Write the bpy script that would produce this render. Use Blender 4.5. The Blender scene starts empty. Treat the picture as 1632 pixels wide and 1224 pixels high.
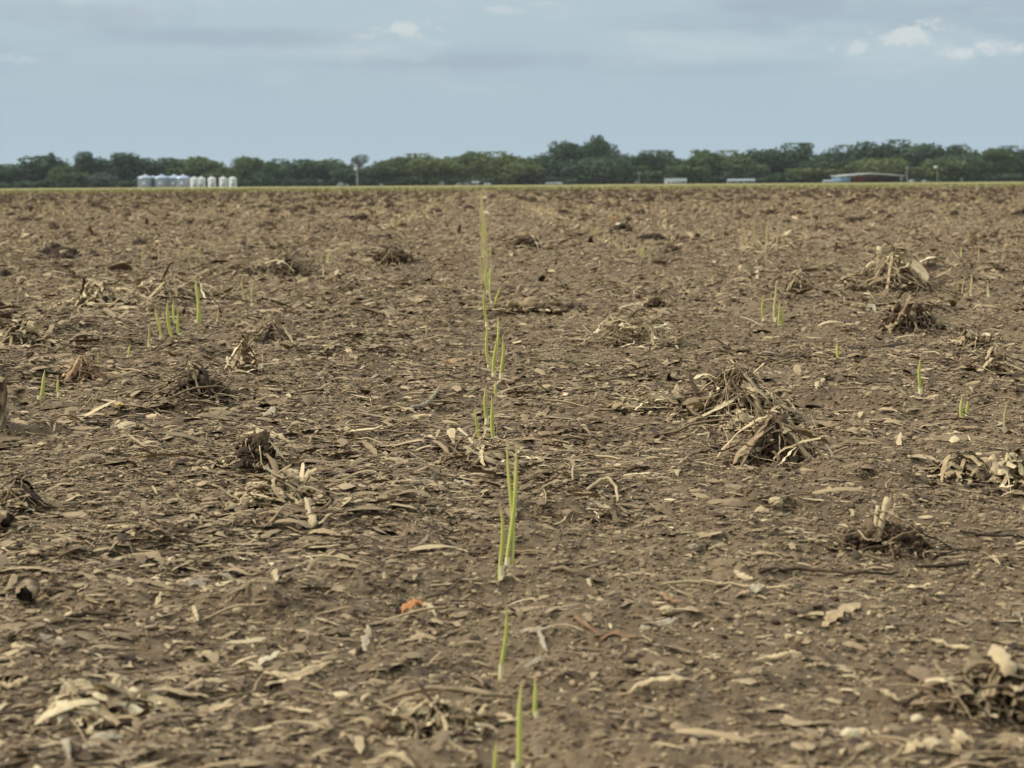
import bpy, math, random
import numpy as np
from mathutils import Vector, Matrix
random.seed(7)
rng = np.random.default_rng(11)
C = bpy.context.scene
COL = C.collection

# ------------------------------------------------------------------ camera
F = 3000.0                    # focal length in photo pixels (photo 1632 x 1224)
CAMH = 0.36
PITCH = math.atan(math.tan(math.radians(7.25))*2500/3000)
YAW = math.radians(1.10*2500/3000)
ROLL = math.radians(0.385)
fwd = Vector((math.sin(YAW)*math.cos(PITCH), math.cos(YAW)*math.cos(PITCH), -math.sin(PITCH)))
right = Vector((math.cos(YAW), -math.sin(YAW), 0))
up = right.cross(fwd)
r2 = right*math.cos(ROLL) - up*math.sin(ROLL)
u2 = up*math.cos(ROLL) + right*math.sin(ROLL)
right, up = r2, u2
cam_d = bpy.data.cameras.new('camera')
cam = bpy.data.objects.new('camera', cam_d); COL.objects.link(cam)
M = Matrix((right, up, -fwd)).transposed().to_4x4()
M.translation = Vector((0, 0, CAMH))
cam.matrix_world = M
cam_d.sensor_width = 36.0
cam_d.lens = F/1632*36.0
cam_d.clip_start = 0.05
cam_d.clip_end = 9000
cam_d.dof.use_dof = True
cam_d.dof.focus_distance = 2.8
cam_d.dof.aperture_fstop = 15.5
C.camera = cam
C.render.resolution_x = 1024; C.render.resolution_y = 768

def ray(px, py):
    d = fwd*F + right*(px-816) + up*(612-py)
    return d.normalized()

# ------------------------------------------------------------------ world
SUN_AZ = math.radians(-92)    # compass bearing from +Y, clockwise
SUN_EL = math.radians(40)
w = bpy.data.worlds.new('World'); C.world = w; w.use_nodes = True
nt = w.node_tree; nt.nodes.clear()
def N(t, **k):
    n = nt.nodes.new(t)
    for a, b in k.items(): setattr(n, a, b)
    return n
def math_n(op, a, b=None, c=None, clamp=False):
    n = N('ShaderNodeMath', operation=op); n.use_clamp = clamp
    for i, v in enumerate((a, b, c)):
        if v is None: continue
        if isinstance(v, (int, float)): n.inputs[i].default_value = v
        else: nt.links.new(v, n.inputs[i])
    return n.outputs[0]
def smooth(v, lo, hi, o0=0.0, o1=1.0):
    n = N('ShaderNodeMapRange', interpolation_type='SMOOTHSTEP')
    nt.links.new(v, n.inputs[0])
    for i, x in zip((1, 2, 3, 4), (lo, hi, o0, o1)): n.inputs[i].default_value = x
    return n.outputs[0]
def mixc(fac, a, b):
    n = N('ShaderNodeMix', data_type='RGBA')
    if isinstance(fac, (int, float)): n.inputs[0].default_value = fac
    else: nt.links.new(fac, n.inputs[0])
    for i, v in ((6, a), (7, b)):
        if isinstance(v, tuple): n.inputs[i].default_value = (*v, 1)
        else: nt.links.new(v, n.inputs[i])
    return n.outputs[2]
def lin(r, g, b):
    f = lambda c: (c/255/12.92 if c/255 <= .04045 else ((c/255+.055)/1.055)**2.4)
    return (f(r), f(g), f(b))
tc = N('ShaderNodeTexCoord')
nm = N('ShaderNodeVectorMath', operation='NORMALIZE'); nt.links.new(tc.outputs['Generated'], nm.inputs[0])
sp = N('ShaderNodeSeparateXYZ'); nt.links.new(nm.outputs[0], sp.inputs[0])
az = math_n('ARCTAN2', sp.outputs[0], sp.outputs[1])
el = math_n('ARCSINE', sp.outputs[2])
def azel(px, py):
    d = ray(px, py); return math.atan2(d.x, d.y), math.asin(d.z)
def noise2(sx, sy, detail, off=0.0, rough=.55):
    cb = N('ShaderNodeCombineXYZ')
    nt.links.new(math_n('MULTIPLY', az, sx), cb.inputs[0])
    nt.links.new(math_n('MULTIPLY', el, sy), cb.inputs[1]); cb.inputs[2].default_value = off
    n = N('ShaderNodeTexNoise'); n.inputs['Scale'].default_value = 1; n.inputs['Detail'].default_value = detail
    n.inputs['Roughness'].default_value = rough
    nt.links.new(cb.outputs[0], n.inputs['Vector'])
    return n.outputs[0]
sky = N('ShaderNodeTexSky', sky_type='NISHITA'); sky.sun_disc = False
sky.sun_elevation = SUN_EL; sky.sun_rotation = SUN_AZ; sky.air_density = 1.5; sky.dust_density = 2.5
skyb = N('ShaderNodeVectorMath', operation='SCALE'); nt.links.new(sky.outputs[0], skyb.inputs[0]); skyb.inputs[3].default_value = 0.07
# veil of thin cloud
low, high = lin(172, 194, 207), lin(184, 202, 210)
veil = mixc(smooth(el, 0.0, 0.14), low, high)
streak = noise2(5.5, 26, 5, 3.1)
streak2 = noise2(11, 60, 4, 9.7)
st = math_n('ADD', math_n('MULTIPLY', streak, .7), math_n('MULTIPLY', streak2, .3))
veil = mixc(math_n('MULTIPLY', smooth(st, .46, .60), smooth(el, .025, .09, 0, .65)), veil, lin(162, 180, 195))
veil = mixc(math_n('MULTIPLY', smooth(noise2(8, 34, 5, 21.0), .50, .68), smooth(el, .03, .09, 0, .8)), veil, lin(196, 209, 216))
# darker band running up to the right as in the photo, then white puffs
def blob(px, py, rx, ry, amp, wob=1.5):
    a0, e0 = azel(px, py)
    dx = math_n('DIVIDE', math_n('SUBTRACT', az, a0), rx/F)
    dy = math_n('DIVIDE', math_n('SUBTRACT', el, e0), ry/F)
    r = math_n('SQRT', math_n('ADD', math_n('MULTIPLY', dx, dx), math_n('MULTIPLY', dy, dy)))
    r = math_n('ADD', r, math_n('MULTIPLY', math_n('SUBTRACT', puffn, .5), 2.6*wob))
    return smooth(r, .25, 1.15, amp, 0.0)
puffn = noise2(70, 130, 6, 1.7, .62)
for px, py, rx, ry, amp in ((400, 60, 260, 18, .6), (760, 98, 330, 15, .55), (140, 20, 200, 22, .5), (1250, 12, 160, 18, .45), (1150, 110, 300, 14, .35)):
    veil = mixc(blob(px, py, rx, ry, amp, .5), veil, lin(164, 181, 195))
for px, py, rx, ry, amp in ((650, 44, 52, 13, .8), (583, 60, 26, 9, .45), (800, 16, 34, 9, .5), (872, 6, 34, 8, .4),
                            (1440, 56, 52, 17, .85), (1372, 74, 18, 14, .6), (1326, 78, 10, 7, .5), (1576, 74, 48, 17, .8), (1525, 86, 34, 7, .6),
                            (620, 75, 120, 30, .22), (1440, 80, 150, 40, .2), (15, 95, 50, 10, .4)):
    veil = mixc(blob(px, py, rx, ry, amp), veil, lin(212, 220, 222))
full = mixc(0.96, skyb.outputs[0], veil)
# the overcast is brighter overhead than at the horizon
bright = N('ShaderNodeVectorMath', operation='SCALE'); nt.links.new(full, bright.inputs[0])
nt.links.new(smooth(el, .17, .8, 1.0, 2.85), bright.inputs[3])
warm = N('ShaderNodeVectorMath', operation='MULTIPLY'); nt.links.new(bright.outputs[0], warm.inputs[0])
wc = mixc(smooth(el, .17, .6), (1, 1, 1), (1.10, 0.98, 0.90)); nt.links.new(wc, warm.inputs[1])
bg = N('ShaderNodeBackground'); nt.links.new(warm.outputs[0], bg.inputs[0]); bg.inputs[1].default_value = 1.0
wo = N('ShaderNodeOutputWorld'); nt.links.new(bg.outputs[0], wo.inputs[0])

sd = bpy.data.lights.new('sun', 'SUN'); sd.energy = 3.9; sd.angle = math.radians(12); sd.color = (1, .93, .82)
so = bpy.data.objects.new('sun', sd); COL.objects.link(so)
sv = Vector((math.sin(SUN_AZ)*math.cos(SUN_EL), math.cos(SUN_AZ)*math.cos(SUN_EL), math.sin(SUN_EL)))
so.rotation_euler = sv.to_track_quat('Z', 'Y').to_euler()
C.view_settings.view_transform = 'Standard'; C.view_settings.look = 'None'
C.view_settings.exposure = 0.0; C.view_settings.gamma = 1.0
C.render.engine = 'CYCLES'
C.cycles.max_bounces = 4; C.cycles.diffuse_bounces = 3

# ------------------------------------------------------------------ noise + ground height
TAB = rng.random((512, 512)).astype(np.float32)
def vnoise(x, y, s, ox=0, oy=0):
    x = np.asarray(x, dtype=np.float64)/s + ox; y = np.asarray(y, dtype=np.float64)/s + oy
    xi = np.floor(x).astype(np.int64); yi = np.floor(y).astype(np.int64)
    fx = x-xi; fy = y-yi; fx = fx*fx*(3-2*fx); fy = fy*fy*(3-2*fy)
    a = TAB[xi & 511, yi & 511]; b = TAB[(xi+1) & 511, yi & 511]; c = TAB[xi & 511, (yi+1) & 511]; d = TAB[(xi+1) & 511, (yi+1) & 511]
    return (a*(1-fx)+b*fx)*(1-fy) + (c*(1-fx)+d*fx)*fy
def billow(x, y, s, ox, oy): return np.abs(vnoise(x, y, s, ox, oy)*2-1)
def height(x, y):
    x = np.asarray(x, dtype=np.float64); y = np.asarray(y, dtype=np.float64)
    # rotate lattices so no axis shows
    a, b = x*.83+y*.56, -x*.56+y*.83
    h = .022*(vnoise(x, y, 1.3, 3.3, 8.1)-.5) + .016*(vnoise(a, b, .42, 9.3, 1.1)-.5) + .012*(vnoise(x, y, .16, 1.3, 5.1)-.5)
    h += .009*(.5-billow(a, b, .07, 7.7, 2.2)) + .006*(.5-billow(x, y, .031, 4.1, 6.2)) + .0055*(vnoise(a, b, .013, 2.5, 2.5)-.5) + .0034*(vnoise(x, y, .0065, 5.5, .5)-.5)
    cl = np.clip((vnoise(a, b, .11, 31.3, 12.1)-.68)/.22, 0, 1)
    h += .014*cl*(.6+.8*vnoise(x, y, .025, 8.3, 4.4))
    # the sown row is a slightly pressed furrow
    rx = (x + .38) % .76 - .38
    h -= .008*np.exp(-(rx/.06)**2)
    far = np.clip((y-75)/30, 0, 1)
    return h*(1-far)
def bare(x, y):
    """0 = bare soil, 1 = thick residue"""
    v = .55*vnoise(x, y, .8, 12.3, 4.2)+.45*vnoise(x, y, .27, 2.9, 14.2)
    rx = (np.asarray(x) + .38) % .76 - .38
    yy = np.clip((np.asarray(y)-4)/7, 0, 1); ax = np.abs(np.asarray(x)-.02)
    lane = 1-.62*yy*np.exp(-(np.maximum(ax-.30, 0)/.17)**2)
    return lane*np.clip((v-.30)*2.6, np.where(np.asarray(x) < 0, .38, .2), 1)*(1-.55*np.clip((np.asarray(y)-9)/10, 0, 1)*(.5-.5*np.cos(6.2832*(np.asarray(x)-.02)/.757)))*(1-.45*np.exp(-(rx/.12)**2))*np.where(np.asarray(x) > .15, .8, 1.1)

def ground(px, py, z=0.0):
    d = ray(px, py)
    zz = z
    for _ in range(4):
        t = (zz-CAMH)/d.z
        p = Vector((0, 0, CAMH)) + d*t
        zz = float(height(p.x, p.y)) + z
    return Vector((p.x, p.y, zz))
def at_y(px, py, Y):
    d = ray(px, py); t = Y/d.y
    return Vector((0, 0, CAMH)) + d*t
def far_pt(px, Y):       # a point standing on flat ground at depth Y, seen at column px (near the horizon line)
    d = ray(px, 297-.0068*px); t = Y/d.y
    return Vector((d.x*t, Y, 0))
def far_top(px, py, Y):
    return at_y(px, py, Y).z

# ------------------------------------------------------------------ mesh building
class MB:
    def __init__(s): s.v = []; s.q = []; s.t = []; s.c = []; s.n = 0
    def add(s, v, q=None, t=None, tint=None):
        v = np.asarray(v, dtype=np.float32).reshape(-1, 3)
        if q is not None and len(q): s.q.append(np.asarray(q, dtype=np.int64).reshape(-1, 4)+s.n)
        if t is not None and len(t): s.t.append(np.asarray(t, dtype=np.int64).reshape(-1, 3)+s.n)
        s.v.append(v)
        c = np.full(len(v), .5, np.float32) if tint is None else np.broadcast_to(np.asarray(tint, np.float32).reshape(-1) if np.ndim(tint) else np.float32(tint), (len(v),))
        s.c.append(np.array(c)); s.n += len(v)
    def build(s, name, mat, parent=None, smooth=False, attr=True):
        v = np.concatenate(s.v) if s.v else np.zeros((0, 3), np.float32)
        q = np.concatenate(s.q) if s.q else np.zeros((0, 4), np.int64)
        t = np.concatenate(s.t) if s.t else np.zeros((0, 3), np.int64)
        me = bpy.data.meshes.new(name)
        me.vertices.add(len(v)); me.vertices.foreach_set('co', v.ravel())
        nl = len(q)*4+len(t)*3
        me.loops.add(nl); me.loops.foreach_set('vertex_index', np.concatenate([q.ravel(), t.ravel()]).astype(np.int32))
        me.polygons.add(len(q)+len(t))
        ls = np.concatenate([np.arange(len(q))*4, len(q)*4+np.arange(len(t))*3]).astype(np.int32)
        me.polygons.foreach_set('loop_start', ls)
        me.update(calc_edges=True)
        if smooth: me.polygons.foreach_set('use_smooth', np.ones(len(me.polygons), dtype=bool))
        if attr:
            a = me.attributes.new('tint', 'FLOAT', 'POINT'); a.data.foreach_set('value', np.concatenate(s.c))
        me.materials.append(mat)
        o = bpy.data.objects.new(name, me); COL.objects.link(o)
        if parent is not None: o.parent = parent
        return o
def rows_q(Nn, S, K, closed):
    """quads for N pieces of S rings with K columns"""
    i = np.arange(S-1)[:, None]; k = np.arange(K if closed else K-1)[None, :]
    k1 = (k+1) % K
    q = np.stack([i*K+k, i*K+k1, (i+1)*K+k1, (i+1)*K+k], -1).reshape(-1, 4)
    return (q[None]+(np.arange(Nn)*S*K)[:, None, None]).reshape(-1, 4)
def strips(mb, path, side, width, curl, tint):
    """flat curled leaf shreds: path (N,S,3) side (N,3) width (N,S) curl (N,)"""
    Nn, S, _ = path.shape
    tan = np.gradient(path, axis=1)
    sd_ = np.broadcast_to(side[:, None, :], path.shape)
    nrm = np.cross(tan, sd_); nrm /= np.linalg.norm(nrm, axis=2, keepdims=True)+1e-9
    nrm = np.where(nrm[..., 2:3] < 0, -nrm, nrm)
    w3 = width[..., None]*.5
    L = path - sd_*w3; R = path + sd_*w3; Mid = path + nrm*(curl[:, None, None]*w3)
    v = np.stack([L, Mid, R], 2).reshape(-1, 3)
    t = np.repeat(tint, S*3) if len(tint) == Nn else tint
    mb.add(v, q=rows_q(Nn, S, 3, False), tint=t)
def tubes(mb, path, rad, k=5, tint=None, cap=False):
    Nn, S, _ = path.shape
    tan = np.gradient(path, axis=1); tan /= np.linalg.norm(tan, axis=2, keepdims=True)+1e-9
    ref = np.zeros_like(tan); ref[..., 0] = .31; ref[..., 1] = .12; ref[..., 2] = .94
    mask = np.abs((tan*ref).sum(2)) > .9; ref[mask] = (1, .1, 0)
    a = np.cross(tan, ref); a /= np.linalg.norm(a, axis=2, keepdims=True)+1e-9
    b = np.cross(tan, a)
    th = np.arange(k)/k*2*np.pi
    v = path[:, :, None, :] + rad[:, :, None, None]*(a[:, :, None, :]*np.cos(th)[None, None, :, None] + b[:, :, None, :]*np.sin(th)[None, None, :, None])
    q = rows_q(Nn, S, k, True)
    t = np.repeat(np.broadcast_to(tint, (Nn,)), S*k) if (tint is None or np.ndim(tint) < 2) else np.repeat(tint.reshape(-1), k)
    tr = None
    if cap:
        base = (np.arange(Nn)*S*k)[:, None]
        tr = []
        for i in range(1, k-1):
            tr.append(np.concatenate([base, base+i+1, base+i], 1)); e = base+(S-1)*k
            tr.append(np.concatenate([e, e+i, e+i+1], 1))
        tr = np.concatenate(tr)
    mb.add(v.reshape(-1, 3), q=q, t=tr, tint=t)
def icosphere(sub):
    p = (1+5**.5)/2
    v = [(-1, p, 0), (1, p, 0), (-1, -p, 0), (1, -p, 0), (0, -1, p), (0, 1, p), (0, -1, -p), (0, 1, -p), (p, 0, -1), (p, 0, 1), (-p, 0, -1), (-p, 0, 1)]
    f = [(0, 11, 5), (0, 5, 1), (0, 1, 7), (0, 7, 10), (0, 10, 11), (1, 5, 9), (5, 11, 4), (11, 10, 2), (10, 7, 6), (7, 1, 8), (3, 9, 4), (3, 4, 2), (3, 2, 6), (3, 6, 8), (3, 8, 9), (4, 9, 5), (2, 4, 11), (6, 2, 10), (8, 6, 7), (9, 8, 1)]
    v = [np.array(x)/np.linalg.norm(x) for x in v]
    for _ in range(sub):
        c = {}; nf = []
        def mid(a, b):
            k = (min(a, b), max(a, b))
            if k not in c: m = v[a]+v[b]; v.append(m/np.linalg.norm(m)); c[k] = len(v)-1
            return c[k]
        for a, b, d in f:
            x, y, z = mid(a, b), mid(b, d), mid(d, a); nf += [(a, x, z), (b, y, x), (d, z, y), (x, y, z)]
        f = nf
    return np.array(v), np.array(f)
ICO = [icosphere(i) for i in range(5)]
def lumps(mb, cen, size, rough, sub, tint):
    V, Fc = ICO[sub]; Nn = len(cen)
    r = 1+rough*(rng.random((Nn, len(V)))-.5)*2
    th = rng.random(Nn)*6.283; c, s_ = np.cos(th), np.sin(th)
    P = V[None]*r[..., None]*size[:, None, :]
    X = P[..., 0]*c[:, None]-P[..., 1]*s_[:, None]; Y = P[..., 0]*s_[:, None]+P[..., 1]*c[:, None]
    v = np.stack([X, Y, P[..., 2]], -1)+cen[:, None, :]
    f = (Fc[None]+(np.arange(Nn)*len(V))[:, None, None]).reshape(-1, 3)
    mb.add(v.reshape(-1, 3), t=f, tint=np.repeat(tint, len(V)))
def rock(mb, cen, size, seed, sub=4, rough=.35, tint=.15, tvar=.1, freq=1.0):
    """one crumbly clod"""
    V, Fc = ICO[sub]
    o = seed*7.13
    n = .42*vnoise(V[:, 0]+V[:, 2]*.7, V[:, 1]-V[:, 2]*.6, .6/freq, o, o*2)+.36*vnoise(V[:, 0]-V[:, 2], V[:, 1]+V[:, 2]*.8, .26/freq, o+5, o)+.3*vnoise(V[:, 0]*1.1+V[:, 2]*.9, V[:, 1]*.9-V[:, 2], .09/freq, o+9, o+2)
    r = np.maximum(1+rough*(n-.52)*3.4, .25)
    P = V*r[:, None]*np.array(size)[None]+np.array(cen)[None]
    mb.add(P, t=Fc, tint=np.clip(tint+tvar*(n-.5)*4, 0, 1))  # tint follows the relief: shade painted into the recesses

# ------------------------------------------------------------------ materials
def mat(name, rough=.9):
    m = bpy.data.materials.new(name); m.use_nodes = True
    b = m.node_tree.nodes['Principled BSDF']; b.inputs['Roughness'].default_value = rough
    b.inputs['Specular IOR Level'].default_value = .25
    return m, m.node_tree, b
def ramp(t, stops, interp='LINEAR'):
    r = t.nodes.new('ShaderNodeValToRGB'); e = r.color_ramp.elements; r.color_ramp.interpolation = interp
    while len(e) < len(stops): e.new(.5)
    for x, (p, c) in zip(e, stops): x.position = p; x.color = (*c, 1)
    return r
def nz(t, scale, detail=4, rough=.6, vec=None, sc=None):
    n = t.nodes.new('ShaderNodeTexNoise'); n.inputs['Scale'].default_value = scale; n.inputs['Detail'].default_value = detail; n.inputs['Roughness'].default_value = rough
    if vec is not None:
        if sc:
            mp = t.nodes.new('ShaderNodeMapping'); mp.inputs['Scale'].default_value = sc; t.links.new(vec, mp.inputs[0]); vec = mp.outputs[0]
        t.links.new(vec, n.inputs['Vector'])
    return n
def m_math(t, op, a, b):
    n = t.nodes.new('ShaderNodeMath'); n.operation = op
    for i, v in enumerate((a, b)):
        if isinstance(v, (int, float)): n.inputs[i].default_value = v
        else: t.links.new(v, n.inputs[i])
    return n.outputs[0]
def tint_mat(name, stops, var=.12, nscale=160, rough=.85, trans=0.0, bump=.0):
    m, t, b = mat(name, rough)
    a = t.nodes.new('ShaderNodeAttribute'); a.attribute_name = 'tint'
    co = t.nodes.new('ShaderNodeTexCoord')
    n = nz(t, nscale, 3, .65, co.outputs['Object'])
    s_ = m_math(t, 'ADD', a.outputs['Fac'], m_math(t, 'MULTIPLY', m_math(t, 'SUBTRACT', n.outputs[0], .5), var*2))
    r = ramp(t, stops); t.links.new(s_, r.inputs[0]); t.links.new(r.outputs[0], b.inputs['Base Color'])
    if bump:
        bp = t.nodes.new('ShaderNodeBump'); bp.inputs['Strength'].default_value = bump; bp.inputs['Distance'].default_value = .002
        t.links.new(n.outputs[0], bp.inputs['Height']); t.links.new(bp.outputs[0], b.inputs['Normal'])
    if trans:
        b.inputs['Subsurface Weight'].default_value = 0
        tr = t.nodes.new('ShaderNodeBsdfTranslucent'); t.links.new(r.outputs[0], tr.inputs[0])
        mx = t.nodes.new('ShaderNodeMixShader'); mx.inputs[0].default_value = trans
        out = t.nodes['Material Output']; t.links.new(b.outputs[0], mx.inputs[1]); t.links.new(tr.outputs[0], mx.inputs[2]); t.links.new(mx.outputs[0], out.inputs[0])
    return m
DEB = [(0.0, lin(34, 25, 17)), (.18, lin(70, 54, 38)), (.38, lin(116, 98, 74)), (.6, lin(149, 129, 98)), (.8, lin(178, 158, 122)), (1.0, lin(202, 186, 150))]
M_deb = tint_mat('dry_debris', DEB, .16, 190, .85, bump=.5)
M_far = tint_mat('dry_debris_coarse', DEB, .12, 14, .9)
M_lump = tint_mat('crumbly_soil', DEB, .22, 120, .95, bump=.8)
M_red = tint_mat('reddish_straw', [(0, lin(52, 33, 23)), (.4, lin(104, 76, 54)), (.75, lin(150, 122, 90)), (1, lin(190, 165, 128))], .14, 150)
M_white = tint_mat('bleached_chip', [(0, lin(118, 103, 80)), (1, lin(204, 188, 154))], .2, 120)
M_orange = tint_mat('orange_husk', [(0, lin(96, 62, 36)), (1, lin(188, 128, 76))], .3, 110)
M_yellow = tint_mat('yellow_kernel', [(0, lin(150, 112, 56)), (1, lin(212, 178, 104))], .3, 160, .5)
M_grey = tint_mat('grey_weathered_leaf', [(0, lin(74, 63, 50)), (.5, lin(122, 109, 90)), (1, lin(176, 162, 134))], .16, 130)
SEED = [(0.0, lin(206, 198, 150)), (.12, lin(194, 194, 116)), (.5, lin(180, 182, 90)), (.85, lin(188, 184, 106)), (1.0, lin(190, 170, 116))]
M_seed = tint_mat('seedling_green', SEED, .05, 120, .6, trans=.12)
M_seedp = tint_mat('seedling_pale', [(0.0, lin(214, 202, 160)), (.5, lin(176, 164, 112)), (1.0, lin(182, 162, 116))], .05, 120, .7, trans=.1)

# soil
M_soil, t, b = mat('soil', .95)
co = t.nodes.new('ShaderNodeTexCoord'); O = co.outputs['Object']
n1 = nz(t, 1.6, 5, .6, O); n2 = nz(t, 14, 6, .65, O); n3 = nz(t, 120, 5, .7, O); n4 = nz(t, 420, 3, .7, O)
s_ = m_math(t, 'ADD', m_math(t, 'MULTIPLY', n1.outputs[0], .42), m_math(t, 'MULTIPLY', n2.outputs[0], .28))
s_ = m_math(t, 'ADD', s_, m_math(t, 'MULTIPLY', n3.outputs[0], .30))
rp = ramp(t, [(.33, lin(62, 49, 37)), (.45, lin(99, 83, 63)), (.55, lin(122, 104, 79)), (.68, lin(148, 129, 99))])
t.links.new(s_, rp.inputs[0]); t.links.new(rp.outputs[0], b.inputs['Base Color'])
bp = t.nodes.new('ShaderNodeBump'); bp.inputs['Strength'].default_value = 1.0; bp.inputs['Distance'].default_value = .005
t.links.new(m_math(t, 'ADD', n3.outputs[0], m_math(t, 'MULTIPLY', n4.outputs[0], .5)), bp.inputs['Height']); t.links.new(bp.outputs[0], b.inputs['Normal'])

M_grass, t, b = mat('dry_green_grass', .95)
co = t.nodes.new('ShaderNodeTexCoord')
n1 = nz(t, .25, 6, .65, co.outputs['Object'], (.25, 1, 1)); n2 = nz(t, .9, 4, .6, co.outputs['Object'], (.4, 1, 1))
rp = ramp(t, [(.36, lin(108, 108, 60)), (.5, lin(128, 121, 72)), (.64, lin(146, 132, 86))])
t.links.new(m_math(t, 'ADD', m_math(t, 'MULTIPLY', n1.outputs[0], .6), m_math(t, 'MULTIPLY', n2.outputs[0], .4)), rp.inputs[0])
sx_ = t.nodes.new('ShaderNodeSeparateXYZ'); t.links.new(co.outputs['Object'], sx_.inputs[0])
mr = t.nodes.new('ShaderNodeMapRange'); mr.interpolation_type = 'SMOOTHSTEP'; mr.inputs[1].default_value = 76; mr.inputs[2].default_value = 150
t.links.new(m_math(t, 'ADD', sx_.outputs[1], m_math(t, 'MULTIPLY', m_math(t, 'SUBTRACT', n1.outputs[0], .5), 90)), mr.inputs[0])
mx = t.nodes.new('ShaderNodeMix'); mx.data_type = 'RGBA'; t.links.new(mr.outputs[0], mx.inputs[0]); mx.inputs[6].default_value = (*lin(128, 110, 78), 1); t.links.new(rp.outputs[0], mx.inputs[7])
t.links.new(mx.outputs[2], b.inputs['Base Color'])
M_blade = tint_mat('grass_blades', [(0, lin(112, 114, 62)), (.5, lin(142, 134, 80)), (1, lin(160, 146, 96))], .1, 2)

def tag(o, label=None, cat=None, group=None, kind=None):
    if label: o['label'] = label
    if cat: o['category'] = cat
    if group: o['group'] = group
    if kind: o['kind'] = kind
    return o
def empty(name, loc, rz=0, **k):
    o = bpy.data.objects.new(name, None); COL.objects.link(o); o.location = loc; o.rotation_euler = (0, 0, rz)
    o.empty_display_size = .1
    tag(o, **k); return o

# ------------------------------------------------------------------ ground sheet
ys = [-60, -20, -5, -1, 0, .25, .45, .6]
y = .75
while y < 5: ys.append(y); y *= 1.0022
while y < 24: ys.append(y); y *= 1.004
while y < 110: ys.append(y); y *= 1.012
while y < 6000: ys.append(y); y *= 1.25
ys = np.array(ys + [6500.0])
NU = 860
U = np.linspace(-1, 1, NU)
Wd = .55+.35*np.maximum(ys, 0)
X = U[None, :]*Wd[:, None]
extra = np.stack([Wd+2, Wd+30, Wd*1.5+4000], 1)
X = np.concatenate([-extra[:, ::-1], X, extra], 1)
Y = np.broadcast_to(ys[:, None], X.shape)
Z = height(X, Y)
near = (np.abs(X) > Wd[:, None]*1.001) | (Y < .5)
Z = np.where(near, 0, Z)
K = X.shape[1]
mb = MB(); mb.add(np.stack([X, Y, Z], -1).reshape(-1, 3), q=rows_q(1, len(ys), K, False))
# orientation: make normals face up
mb.q[0] = mb.q[0][:, ::1]
gob = mb.build('field_ground', M_soil, smooth=True, attr=False); tag(gob, kind='structure')

# grass belt between the field and the far farmyards
gy = np.array([78, 80, 83, 87, 92, 100, 110, 130, 180, 300, 600, 1200, 3000]); gx = np.linspace(-1, 1, 160)
GX = gx[None]*(gy*.9)[:, None]; GY = gy[:, None]+np.where(gy[:, None] < 86, (vnoise(GX, GX*0, 3.0)-.5)*9+(vnoise(GX, GX*0, .8, 5)-.5)*3, 0)
mb = MB(); mb.add(np.stack([GX, GY, .03+0*GX], -1).reshape(-1, 3), q=rows_q(1, len(gy), 160, False))
g = mb.build('grass_belt', M_grass, attr=False); tag(g, kind='structure')

# ------------------------------------------------------------------ litter (stuff)
def place(Nn, d0, d1, use_bare=True, extra_w=.3):
    n0 = int(Nn*(2.2 if use_bare else 1))
    d = np.sqrt(rng.random(n0)*(d1*d1-d0*d0)+d0*d0)
    x = (rng.random(n0)*2-1)*(.30*d+extra_w)+.016*d
    if use_bare:
        k = rng.random(n0) < bare(x, d)*.62
        d, x = d[k], x[k]
    return x, d
def flake_batch(mb, x, y, L, Wr, S, tint, lift=.0, pitch=.12, bend=.16, rollsd=.3):
    n = len(x); th = rng.random(n)*2*np.pi
    pt = rng.normal(0, pitch, n)
    dirv = np.stack([np.cos(th)*np.cos(pt), np.sin(th)*np.cos(pt), np.sin(pt)], 1)
    rl = rng.normal(0, rollsd, n)
    s0 = np.stack([-np.sin(th), np.cos(th), np.zeros(n)], 1)
    side = s0*np.cos(rl)[:, None]+np.array([[0, 0, 1]])*np.sin(rl)[:, None]
    s = np.linspace(-.5, .5, S)
    bz = rng.normal(.1, bend, n); bs = rng.normal(0, bend*.7, n)
    path = dirv[:, None, :]*(s[None, :, None]*L[:, None, None]) + np.array([0, 0, 1])[None, None]*((.25-s**2)[None, :, None]*(bz*L)[:, None, None]) + s0[:, None, :]*((s**2)[None, :, None]*(bs*L*1.5)[:, None, None])
    ex = path[:, :, 0]+x[:, None]; ey = path[:, :, 1]+y[:, None]
    hz = height(ex, ey); zc = hz.mean(1)+.45*(hz.max(1)-hz.mean(1))
    path = path+np.stack([x, y, zc+.0012+lift+np.abs(np.sin(pt))*L*.32], 1)[:, None, :]
    prof = 1-(np.abs(s*2)**5)[None]*rng.random((n, 1))*.9
    prof[:, 0] *= rng.random(n)*.9+.1; prof[:, -1] *= rng.random(n)*.9+.1
    wj = 1+.75*(rng.random((n, S))-.5)
    width = (L*Wr)[:, None]*prof*wj
    t2 = np.repeat(tint, S*3)+rng.normal(0, .03, n*S*3)
    strips(mb, path, side, width, rng.normal(.15, .25, n), t2)
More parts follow.
